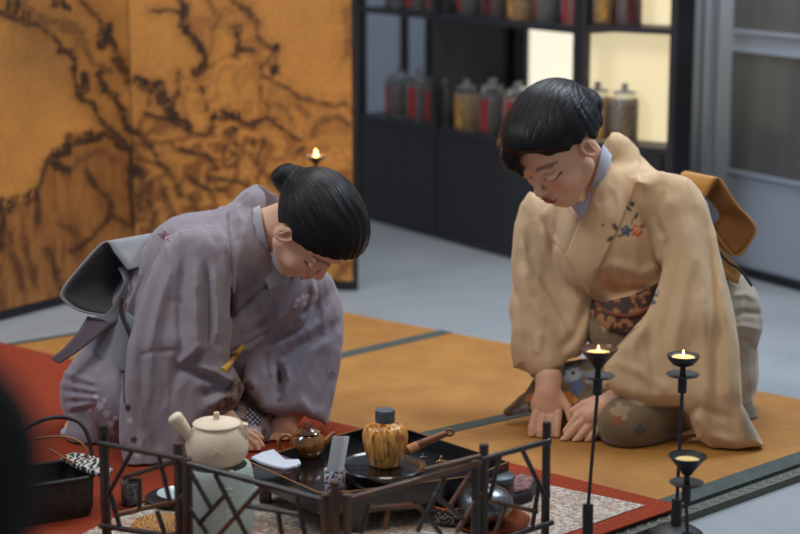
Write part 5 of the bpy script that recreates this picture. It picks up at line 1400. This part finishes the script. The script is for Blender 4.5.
# small brass ornament + pebble dish
def orn(u, v, s, label, m):
    c = pos(u, v, TZ)
    bm = bmesh.new()
    bm_lathe(bm, [(0, 0), (s*.9, 0), (s, s*.3), (s*.7, s*.9), (s*.35, s*1.1), (s*.5, s*1.5), (s*.3, s*1.9), (0, s*2)], (c.x, c.y, TZ), 16)
    bm_lathe(bm, [(0, 0), (s*.5, s*.1), (s*.4, s*.7), (0, s*.8)], (c.x+s, c.y-s*.2, TZ), 10)
    bm_lathe(bm, [(0, 0), (s*.45, s*.1), (s*.35, s*.6), (0, s*.7)], (c.x-s*.9, c.y-s*.4, TZ), 10)
    o = from_bm('ornament', bm, m, None, smooth=True); tag(o, label, 'ornament')
orn(441, 463, .008, 'small shiny brass ornament at the right end of the black table', mat('shiny brass', RGB(170, 130, 90), .2, metal=.8))
orn(423, 458, .005, 'tiny shiny silver ornament between the tea scoop and the brass ornament', M['silver'])
# bottle-green things on the carpet
c = pos(132, 503, TOPZ)
cupd = lathe('tea_cup', [(0, 0), (.0195, 0), (.0205, .003), (.0205, .044), (.0195, .045), (.0185, .042), (.0175, .004), (0, .004)], (c.x, c.y, TOPZ), None, None, 40)
cupd.data.materials.append(mat('black and grey patterned glaze', RGB(30, 30, 34), .4, col2=RGB(120, 118, 118), scale=120))
tag(cupd, 'dark cup with a grey lattice pattern, on the red felt behind the bamboo fence', 'cup')
c = pos(178, 497, .036)
tr = lathe('round_tray', [(0, 0), (.048, 0), (.062, .006), (.064, .009), (.06, .008), (.046, .003), (0, .003)], (c.x, c.y, TOPZ+.0003), M['lacquer'], None, 48)
tag(tr, 'flat round black tray on the felt left of the celadon stove', 'tray')
ds = lathe('dish', [(0, 0), (.022, 0), (.024, .004), (.040, .012), (.041, .014), (.038, .013), (.02, .006), (0, .006)], (c.x, c.y, TOPZ+.0036), M['whiteglaze'], None, 48)
tag(ds, 'pale blue white dish on the round black tray', 'dish')
# woven trivet
c = pos(160, 522, .036)
m, nt, b = new_mat('orange and black woven straw')
tc = N(nt, 'ShaderNodeTexCoord'); wv = N(nt, 'ShaderNodeTexWave'); wv.inputs['Scale'].default_value = 62; wv.inputs['Distortion'].default_value = 7; wv.inputs['Detail'].default_value = 1; wv.inputs['Detail Scale'].default_value = 2.2
nt.links.new(tc.outputs['Object'], wv.inputs['Vector']); cr = N(nt, 'ShaderNodeValToRGB'); cr.color_ramp.elements[0].position = .35; cr.color_ramp.elements[1].position = .5
cr.color_ramp.elements[0].color = RGB(44, 30, 22); cr.color_ramp.elements[1].color = RGB(212, 146, 66); nt.links.new(wv.outputs[0], cr.inputs[0]); nt.links.new(cr.outputs[0], b.inputs['Base Color']); b.inputs['Roughness'].default_value = .7
tv = lathe('woven_trivet', [(0, 0), (.05, 0), (.054, .003), (.05, .007), (0, .007)], (c.x, c.y, TOPZ+.0003), m, None, 48)
tag(tv, 'round trivet woven of orange and black straw, by the left fence panel', 'trivet')
st = tube('bamboo_stick', [Fl(118, 513, TOPZ+.004), Fl(172, 501.5, TOPZ+.004)], .003, M['straw'], None, 8); tag(st, 'thin tan bamboo stick lying in front of the lattice cup', 'stick')
# right: lidded jar, cloth tray, brazier on a copper tray
c = pos(496, 507, TOPZ)
jr = empty('lidded_jar', (c.x, c.y, TOPZ), 'squat dark brown jar with a pale grey lid, behind the right fence panel', 'jar')
lathe('body', [(0, 0), (.030, 0), (.034, .006), (.0345, .05), (.033, .056), (0, .056)], (c.x, c.y, TOPZ), mat('dark brown jar', RGB(58, 44, 40), .4, bump=.2), jr, 40)
lathe('lid', [(0, .0563), (.0355, .0563), (.036, .059), (.036, .064), (.034, .0665), (0, .068)], (c.x, c.y, TOPZ), M['greymetal'], jr, 40)
ct = [tuple(Fl(u, v, TOPZ+.02))[:2] for u, v in ((505, 483), (520, 473), (538, 479), (532, 492), (514, 497))]
ob = prism('small_box', ct, TOPZ+.0003, TOPZ+.02, M['dark'], None, bev=.002); tag(ob, 'low dark box right of the lidded jar', 'box')
oc = prism('folded_cloth', [tuple((np.array(p)-np.mean(ct, axis=0))*.8+np.mean(ct, axis=0)) for p in ct], TOPZ+.0203, TOPZ+.026, mat('dusky rose patterned cloth', RGB(92, 64, 66), .85, col2=RGB(150, 112, 108), scale=90), None, bev=.002)
tag(oc, 'dusky rose patterned cloth folded on the low dark box', 'cloth')
c = pos(490, 521, TOPZ+.005)
tr = lathe('copper_tray', [(0, 0), (.062, 0), (.074, .006), (.076, .010), (.072, .009), (.06, .003), (0, .003)], (c.x, c.y, TOPZ+.0003), M['copper'], None, 56)
tag(tr, 'round copper tray under the silver brazier', 'tray')
bz = empty('brazier', (c.x-.01, c.y, TOPZ+.0036), 'round tarnished silver brazier with a pierced mesh wall, on the copper tray', 'brazier')
lathe('bowl', [(0, 0), (.026, 0), (.03, .003), (.046, .014), (.053, .03), (.052, .046), (.042, .06), (.028, .068), (.02, .07), (.018, .066), (0, .06)], (c.x-.01, c.y, TOPZ+.0036), M['silver'], bz, 56)
m, nt, b = new_mat('pierced dark mesh'); tc = N(nt, 'ShaderNodeTexCoord'); vo = N(nt, 'ShaderNodeTexVoronoi'); vo.inputs['Scale'].default_value = 260; nt.links.new(tc.outputs['Object'], vo.inputs['Vector'])
cr = N(nt, 'ShaderNodeValToRGB'); cr.color_ramp.elements[0].position = .3; cr.color_ramp.elements[1].position = .42; cr.color_ramp.elements[0].color = RGB(196, 188, 180); cr.color_ramp.elements[1].color = RGB(26, 24, 26)
nt.links.new(vo.outputs[0], cr.inputs[0]); nt.links.new(cr.outputs[0], b.inputs['Base Color']); b.inputs['Roughness'].default_value = .4
c2 = pos(450, 522, TOPZ)
ms = empty('wire_strainer', (c2.x, c2.y, TOPZ), 'dark pierced metal strainer basket left of the silver brazier', 'strainer')
lathe('basket', [(0, 0), (.022, 0), (.034, .006), (.036, .02), (.036, .036), (.0335, .036), (.032, .008), (0, .006)], (c2.x, c2.y, TOPZ+.0003), m, ms, 40)
tube('rim_wire', [(c2.x+.036*math.cos(t), c2.y+.036*math.sin(t), TOPZ+.037) for t in np.linspace(0, 2*PI, 33)[:-1]], .0018, M['copper'], ms, 8, closed=True)

# woven basket at the lower left
zt = .109
B1 = Fl(98, 516, FZ); B2 = Fl(38, 526, FZ); Cb = Fl(62, 459.5, zt); B1t = Vector((B1.x, B1.y, 0)); e1 = (Vector((B2.x, B2.y, 0))-B1t).normalized(); e2 = (Vector((Cb.x, Cb.y, 0))-B1t); e2 = (e2-e1*e2.dot(e1)); Lb = min(e2.length, .17); e2.normalize()
Lw_ = .20
bk = empty('basket', (B1t+e1*Lw_*.5+e2*Lb*.5)+Vector((0, 0, FZ)), 'black woven bamboo basket with an arched handle at the lower left', 'basket')
def rrect(k, r=.02):
    out = []; cx = B1t+e1*Lw_*.5+e2*Lb*.5
    for (sx, sy, a0) in ((1, 1, 0), (-1, 1, PI/2), (-1, -1, PI), (1, -1, 1.5*PI)):
        for t in np.linspace(0, PI/2, 5):
            x = sx*(Lw_*.5-r)+r*math.cos(a0+t); y = sy*(Lb*.5-r)+r*math.sin(a0+t); p = cx+e1*x*k+e2*y*k; out.append((p.x, p.y))
    return out
def bask(name, rings, m, par):
    bm = bmesh.new(); V_ = [[bm.verts.new((*p, z)) for p in poly] for poly, z in rings]; n = len(V_[0])
    for a, b_ in zip(V_, V_[1:]):
        for i in range(n): bm.faces.new((a[i], a[(i+1) % n], b_[(i+1) % n], b_[i]))
    bm.faces.new(V_[0][::-1]); bm.faces.new(V_[-1]); return from_bm(name, bm, m, par)
bask('woven_wall', [(rrect(.92), FZ+.0004), (rrect(.97), FZ+.02), (rrect(1.0), zt-.006), (rrect(.95), zt-.006), (rrect(.9), zt-.03), (rrect(.88), zt-.035)], M['basket'], bk)
tube('rim', [(x, y, zt-.004) for x, y in rrect(.99)], .0045, M['dark'], bk, 8, closed=True)
dh = 3.52
tube('handle', [P(u, v, dh) for u, v in crv([(93, 474), (92, 456), (88, 436), (80, 423), (68, 418), (54, 417.5), (40, 421), (26, 429), (14, 443), (6, 462)], 5)], .0042, M['basket'], bk, 8)
tube('tan_hoop', [P(u, v, dh-.02) for u, v in crv([(88, 462), (86, 449), (78, 441), (64, 437), (48, 437), (32, 440), (18, 448), (10, 462)], 5)], .0024, M['straw'], bk, 8)
m, nt, b = new_mat('black and white wavy cloth'); tc = N(nt, 'ShaderNodeTexCoord'); wv = N(nt, 'ShaderNodeTexWave'); wv.inputs['Scale'].default_value = 26; wv.inputs['Distortion'].default_value = 9; wv.inputs['Detail Scale'].default_value = 1.6
nt.links.new(tc.outputs['Object'], wv.inputs['Vector']); cr = N(nt, 'ShaderNodeValToRGB'); cr.color_ramp.elements[0].position = .45; cr.color_ramp.elements[1].position = .55
cr.color_ramp.elements[0].color = RGB(30, 30, 32); cr.color_ramp.elements[1].color = RGB(186, 180, 172); nt.links.new(wv.outputs[0], cr.inputs[0]); nt.links.new(cr.outputs[0], b.inputs['Base Color']); b.inputs['Roughness'].default_value = .85
q = [tuple(Fl(u, v, zt+.004))[:2] for u, v in ((60, 459), (74, 454), (92, 457), (107, 463), (113, 471), (106, 477), (92, 474), (76, 467))]
pc = prism('patterned_cloth', q, zt+.0012, zt+.009, m, None, bev=.002); tag(pc, 'black and white wavy patterned cloth draped on the basket edge', 'cloth')
wp = tube('bamboo_stick', [Fl(49, 449, zt+.014), Fl(72, 462, zt+.014)], .0022, M['straw'], None, 8); tag(wp, 'thin tan stick lying across the black basket', 'stick')

# ------------------------------------------------------------ folding bamboo fence
FP = {103: 3.265, 178: 3.150, 187: 3.135, 325: 2.965, 335: 2.955, 347: 2.965, 476: 3.135, 484: 3.150, 547: 3.283}
fence = empty('bamboo_fence', Vector((P(335, 500, 2.955).x, P(335, 500, 2.955).y, 0)), 'low folding lattice fence of smoked dark bamboo around the front of the tea table', 'fence')
fz0 = RZ+.0004
def rod(a, b_, r, m=None, nodes=1):
    L = (b_-a).length; n = max(2, int(L/.045)+1); pts = []; rs = []
    ph = random.random()*.6
    K = 24
    for i in range(K+1):
        t = i/K; s = (t*L/.05+ph) % 1.0; k = min(s, 1-s)*.05
        pts.append(a+(b_-a)*t); rs.append(r*(1+.22*math.exp(-(k/.0022)**2)))
    bm = bmesh.new(); bm_tube(bm, pts, rs, 10); return bm
def post(u, vtop, r, name='post', m=None):
    top = P(u, vtop, FP[u]); bm = rod(Vector((top.x, top.y, fz0)), top, r); return from_bm(name, bm, m or M['bamboo'], fence, auto=70)
mb2 = mat('brown bamboo', RGB(70, 46, 32), .4, col2=RGB(118, 78, 50), scale=18, bump=.2, stretch=(1, 1, .35))
post(103, 425, .0092); post(178, 443, .0088); post(187, 458, .0085); post(335, 481, .0072, m=mb2); post(325, 494, .0070, m=mb2); post(347, 494, .0070, m=mb2); post(476, 461, .0075); post(484, 444, .0085); post(547, 422, .0080)
def panel(ua, ub, rails, struts):
    A = P(ua, 470, FP[ua]); B = P(ub, 470, FP[ub]); A.z = B.z = 0; e = (B-A).normalized()
    def pt(u, v):
        t, z = plane_hit(u, v, A, e); return A+e*t+Z*z
    for n_, items in (('rail', rails), ('strut', struts)):
        for it in items:
            x0, y0, x1, y1 = it[:4]; r = it[4] if len(it) > 4 else (.0054 if n_ == 'rail' else .0044)
            from_bm(n_, rod(pt(x0, y0), pt(x1, y1), r), M['bamboo'] if len(it) < 6 else mb2 if it[5] == 1 else M['bamboo_red'], fence, auto=70)
panel(103, 178, [(99, 443, 184, 459), (100, 525.5, 182, 538)],
      [(131.6, 452, 104, 502), (159, 456, 169.5, 500), (123.7, 478, 178, 460.5), (139.5, 478, 139.5, 511), (111, 494.5, 120, 528), (118, 515, 178, 500.5, .0040, 1), (157, 511, 165, 534)])
panel(187, 325, [(183, 462, 326, 501), (186, 560, 324, 600)],
      [(180, 495, 208, 534), (190, 471, 211, 508), (215, 474, 247, 536), (263, 486, 216, 538, .0044, 1), (226, 494, 199, 524), (246, 506, 300, 514.5), (297, 497, 306, 540), (278, 510, 282, 536)])
panel(347, 476, [(343, 501, 480, 463, .0056, 1), (348, 600, 476, 560)],
      [(424, 470, 480, 456, .0040, 1), (368, 509, 418, 505, .0044, 2), (403.5, 486, 441, 534), (369, 503, 361, 534), (445, 477, 417, 532), (472, 472, 449, 507, .0042, 2), (481, 492, 456, 533, .0044, 1), (434, 494, 464, 520), (388.5, 509, 385, 530, .0038, 2)])
panel(484, 547, [(481, 459.5, 549, 441), (552, 522.5, 484, 545)],
      [(521, 447, 546, 499), (500, 456, 489, 501), (539, 484, 532.5, 526), (487, 500.5, 537, 511.5, .0042, 1), (506, 506, 494, 536, .0042, 1)])

# ------------------------------------------------------------ candlesticks
brown_cup = mat('brown patinated bronze', RGB(78, 62, 54), .35, metal=.5)
def flame_at(c, par, s=1.0, w=.12):
    lathe('flame', [(0, 0), (.0022*s, .002*s), (.0028*s, .005*s), (.0018*s, .010*s), (0, .015*s)], c, M['flame'], par, 12)
    l = bpy.data.lights.new('candle_light', 'POINT'); l.energy = w; l.color = (1, .55, .22); l.shadow_soft_size = .006
    o = bpy.data.objects.new('candle_light', l); COL.objects.link(o); o.location = Vector(c)+Vector((0, 0, .022))
def candlestick(ub, vb, ut_, vt_, d, label, kind, tube_top, base=None,  z0=0.0003, flame=True, sock=.03, w=.12, cupr=.036):
    foot = P(ub, vb, d); top = P(ut_, vt_, d); foot.z = z0
    e = empty('candlestick', Vector((foot.x, foot.y, z0)), label, 'candlestick', None)
    cm = brown_cup if kind == 'cone' else M['iron']
    ax = Vector((0, 0, 1))
    if kind[:4] == 'cone': prof = [(0, 0), (.009, 0), (.011, .004), (cupr*.8, .026), (cupr, .034), (cupr*.97, .0355), (cupr*.88, .031), (.01, .014), (0, .012)]; wz = .024; wr = cupr*.62
    else: prof = [(0, 0), (.010, 0), (.020, .004), (cupr*.92, .014), (cupr, .021), (cupr*.95, .022), (cupr*.8, .017), (0, .012)]; wz = .0145; wr = cupr*.68
    cz = top.z
    lathe('cup', prof, (top.x, top.y, cz), cm, e, 40)
    wx = lathe('wax', [(0, 0), (wr, .000), (wr, .006), (0, .007)], (top.x, top.y, cz+wz-.003), M['wax'], e, 28)
    if flame: flame_at((top.x, top.y, cz+wz+.004), e, .9, w)
    lathe('neck', [(0, -.018), (.006, -.018), (.005, 0.0005), (0, .0005)], (top.x, top.y, cz), M['iron'], e, 16)
    lathe('drip_disc', [(0, 0), (.012, 0), (.030, .004), (.0315, .006), (.029, .0065), (.012, .003), (0, .003)], (top.x, top.y, cz-.0215), M['iron'], e, 40)
    lathe('socket', [(0, 0), (.0078, 0), (.0085, .002), (.0085, sock), (0, sock)], (top.x, top.y, cz-.0218-sock), M['iron'], e, 20)
    tt = P(tube_top[0], tube_top[1], d)
    tube('pole', [tuple(tt-Vector((0, 0, .01))), tuple(Vector((top.x, top.y, cz-.02-sock)))], .0034, M['iron'], e, 10)
    tube('lower_tube', [(foot.x, foot.y, z0+.004), tuple(tt)], .0098, M['iron'], e, 20)
    lathe('base', base or [(0, 0), (.052, 0), (.054, .004), (.05, .012), (.03, .022), (.012, .026), (0, .026)], (foot.x, foot.y, z0), M['iron'], e, 48)
candlestick(587.5, 549, 598, 367, 3.27, 'tall candlestick with flared brown cup and leaning pole, standing on the patterned runner', 'cone', (588, 504), z0=RZ+.0003, w=.07, base=[(0, 0), (.038, 0), (.04, .004), (.036, .010), (.012, .016), (0, .016)])
candlestick(676, 531, 683, 366, 3.385, 'tall black candlestick with a shallow cup and burning candle, rightmost behind the short one', 'bowl', (677, 499), w=.07, base=[(0, 0), (.050, 0), (.054, .006), (.051, .016), (.038, .025), (.012, .031), (0, .031)], cupr=.031)
candlestick(688, 560, 687, 474, 3.245, 'short black candlestick with a flared cup and unlit candle, in front of the tall ones', 'cone2', (687.5, 532), flame=False, cupr=.035, base=[(0, 0), (.038, 0), (.04, .004), (.036, .010), (.012, .016), (0, .016)])
c = P(316, 163, 5.0)
e = empty('candlestick', Vector((c.x, c.y, .0238)), 'candlestick burning in front of the gold screen, behind the woman in grey', 'candlestick')
lathe('cup', [(0, 0), (.007, 0), (.018, .010), (.029, .020), (.028, .021), (.02, .014), (0, .008)], c, M['iron'], e, 32)
lathe('wax', [(0, 0), (.014, 0), (.014, .006), (0, .006)], c+Vector((0, 0, .012)), M['wax'], e, 20)
flame_at(tuple(c+Vector((0, 0, .018))), e, 1.3, .8)
lathe('drip_disc', [(0, 0), (.02, .002), (.021, .004), (0, .003)], c-Vector((0, 0, .022)), M['iron'], e, 32)
tube('pole', [(c.x, c.y, .03), (c.x, c.y, c.z+.001)], .004, M['iron'], e, 10)
lathe('base', [(0, 0), (.052, 0), (.054, .004), (.05, .012), (.012, .022), (0, .022)], (c.x, c.y, .0238), M['iron'], e, 40)

# ------------------------------------------------------------ spectator at the left edge
def sp_body(p):
    p = p+np.array([.0095, 0, .006])
    d = chain(p, [(-.44, .98, .50), (-.44, .99, .72), (-.43, .99, .88)], [.15, .13, .12], .06)
    d = smin(d, cone(p, (-.60, .99, .88), (-.268, .985, .885), .058, .058), .05)
    d = smin(d, cone(p, (-.43, .99, .93), (-.43, 1.01, 1.05), .055, .05), .03)
    d = smin(d, ell(p, (-.43, 1.02, 1.14), (.075, .095, .115)), .02)
    d = smin(d, cone(p, (-.43, 1.10, 1.13), (-.43, 1.125, 1.115), .012, .015), .015)
    for s in (-1, 1):
        d = smin(d, ell(p, (-.43+s*.076, 1.01, 1.13), (.012, .02, .032)), .008)
        x = -.434+s*.166
        d = smin(d, chain(p, [(x, .985, .885), (x-s*(-.012), .95, .63), (x-s*.05, 1.17, .56), (x-s*.06, 1.24, .545)], [.05, .042, .034, .024], .03), .03)
        h = ell(p, (x-s*.062, 1.29, .54), (.042, .05, .016))
        for k in range(4): h = smin(h, cone(p, (x-s*.062+(k-1.5)*.019, 1.32, .54), (x-s*.062+(k-1.5)*.021, 1.38-.008*abs(k-1.4), .515), .0095, .008), .006)
        h = smin(h, cone(p, (x-s*.095, 1.28, .54), (x-s*.115, 1.32, .53), .011, .009), .01)
        d = smin(d, h, .012)
        d = smin(d, chain(p, [(-.44+s*.09, .98, .48), (-.44+s*.12, 1.36, .47), (-.44+s*.12, 1.40, .10), (-.44+s*.12, 1.38, .05), (-.44+s*.12, 1.52, .035)], [.09, .07, .05, .042, .03], .03), .04)
    return smax(d, .003-p[:, 2], .005)
spc = empty('person', (-.44, 1.0, 0), 'person in a black coat, seen only as a blurred dark shoulder at the left edge', 'person')
def metric(name, f, lo, hi, h, m, par, rgb=None):
    V, F = sdf_mesh(f, lo, hi, h); me = np_mesh(name, V, F)
    if rgb is not None: set_vcol(me, np.tile(rgb, (len(V), 1)))
    return link(name, me, m, par)
metric('body', sp_body, (-.8, .7, -.02), (-.1, 1.65, 1.32), .007, M['skin'], spc, SKIN)
def sp_coat(p):
    d = sp_body(p)-.012
    d = smax(d, p[:, 2]-.955, .01); d = smax(d, .44-p[:, 2]-.0*p[:, 1], .01)
    return smax(d, p[:, 1]-1.235, .004)
metric('coat', sp_coat, (-.82, .68, .38), (-.08, 1.3, 1.02), .008, M['black_fur'], spc)
def sp_trs(p):
    d = sp_body(p)-.009
    d = smax(d, p[:, 2]-.60, .01); d = smax(d, .07-p[:, 2], .004)
    arm = np.minimum(np.abs(p[:, 0]+.434+.16), np.abs(p[:, 0]+.434-.16))
    return smax(d, -(cone(p, (-.29, 1.22, .575), (-.35, 1.42, .56), .052, .06)), .004) if False else smax(d, smin(p[:, 2]-.52, .0*p[:, 2]+1, .01), .006)
metric('trousers', sp_trs, (-.75, .7, .04), (-.1, 1.6, .64), .008, mat('charcoal trousers', RGB(24, 24, 28), .9), spc)
def sp_hair(p):
    d = ell(p, (-.43, 1.0, 1.165), (.088, .105, .105)); d = smin(d, ell(p, (-.43, .95, 1.09), (.075, .05, .08)), .02)
    return smax(d, -(smax(smax(1.035-p[:, 1], p[:, 2]-1.19, .01), -1, .01)), .01)
metric('hair', sp_hair, (-.56, .85, .97), (-.3, 1.15, 1.3), .006, mat('short black hair', RGB(16, 15, 17), .5, bump=.4, bscale=200), spc)
stl = empty('stool', (-.44, .95, 0), 'plain dark wooden stool under the seated person in black', 'stool')
obox('seat', (-.62, .80, .345), (.36, 0, 0), (0, .30, 0), (0, 0, .03), M['dark'], stl, .005)
for x in (-.60, -.30):
    for y in (.82, 1.04): obox('leg', (x, y, .0005), (.03, 0, 0), (0, .03, 0), (0, 0, .344), M['dark'], stl)
# ================================================================== LIGHT
w = bpy.data.worlds.new('world'); bpy.context.scene.world = w; w.use_nodes = True
bg = w.node_tree.nodes['Background']; bg.inputs[0].default_value = (.78, .84, .92, 1); bg.inputs[1].default_value = .29
def area(name, loc, target, size, power, col, sy=None):
    l = bpy.data.lights.new(name, 'AREA'); l.energy = power; l.size = size; l.color = col
    if sy: l.shape = 'RECTANGLE'; l.size_y = sy
    o = bpy.data.objects.new(name, l); COL.objects.link(o); o.location = loc
    o.rotation_euler = (Vector(target)-Vector(loc)).to_track_quat('-Z', 'Y').to_euler()
    return o
area('ceiling_light', (.2, 5.3, 2.7), (.2, 4.9, 0), 1.4, 42, (.93, .97, 1), 1.0)
area('ceiling_light', (-2.0, 3.2, 2.5), (0, 4.3, .3), .9, 33, (.88, .94, 1), .9)
area('ceiling_light', (1.7, 4.6, 2.5), (.75, 4.1, .3), .8, 17, (.70, .84, 1), .8).data.spread = math.radians(75)
area('ceiling_light', (1.4, 6.4, 2.5), (1.3, 5.6, .8), .8, 13, (.9, .95, 1), .8).data.spread = math.radians(110)
area('pendant_light', (.15, 3.0, 2.3), (.1, 4.0, .2), .7, 12, (1, .84, .66), .7)
sc = bpy.context.scene
sc.view_settings.view_transform = 'Standard'; sc.view_settings.look = 'None'
sc.view_settings.exposure = -.06; sc.view_settings.gamma = 1; sc.view_settings.use_curve_mapping = False
sc.cycles.use_denoising = True
sc.cycles.max_bounces = 6
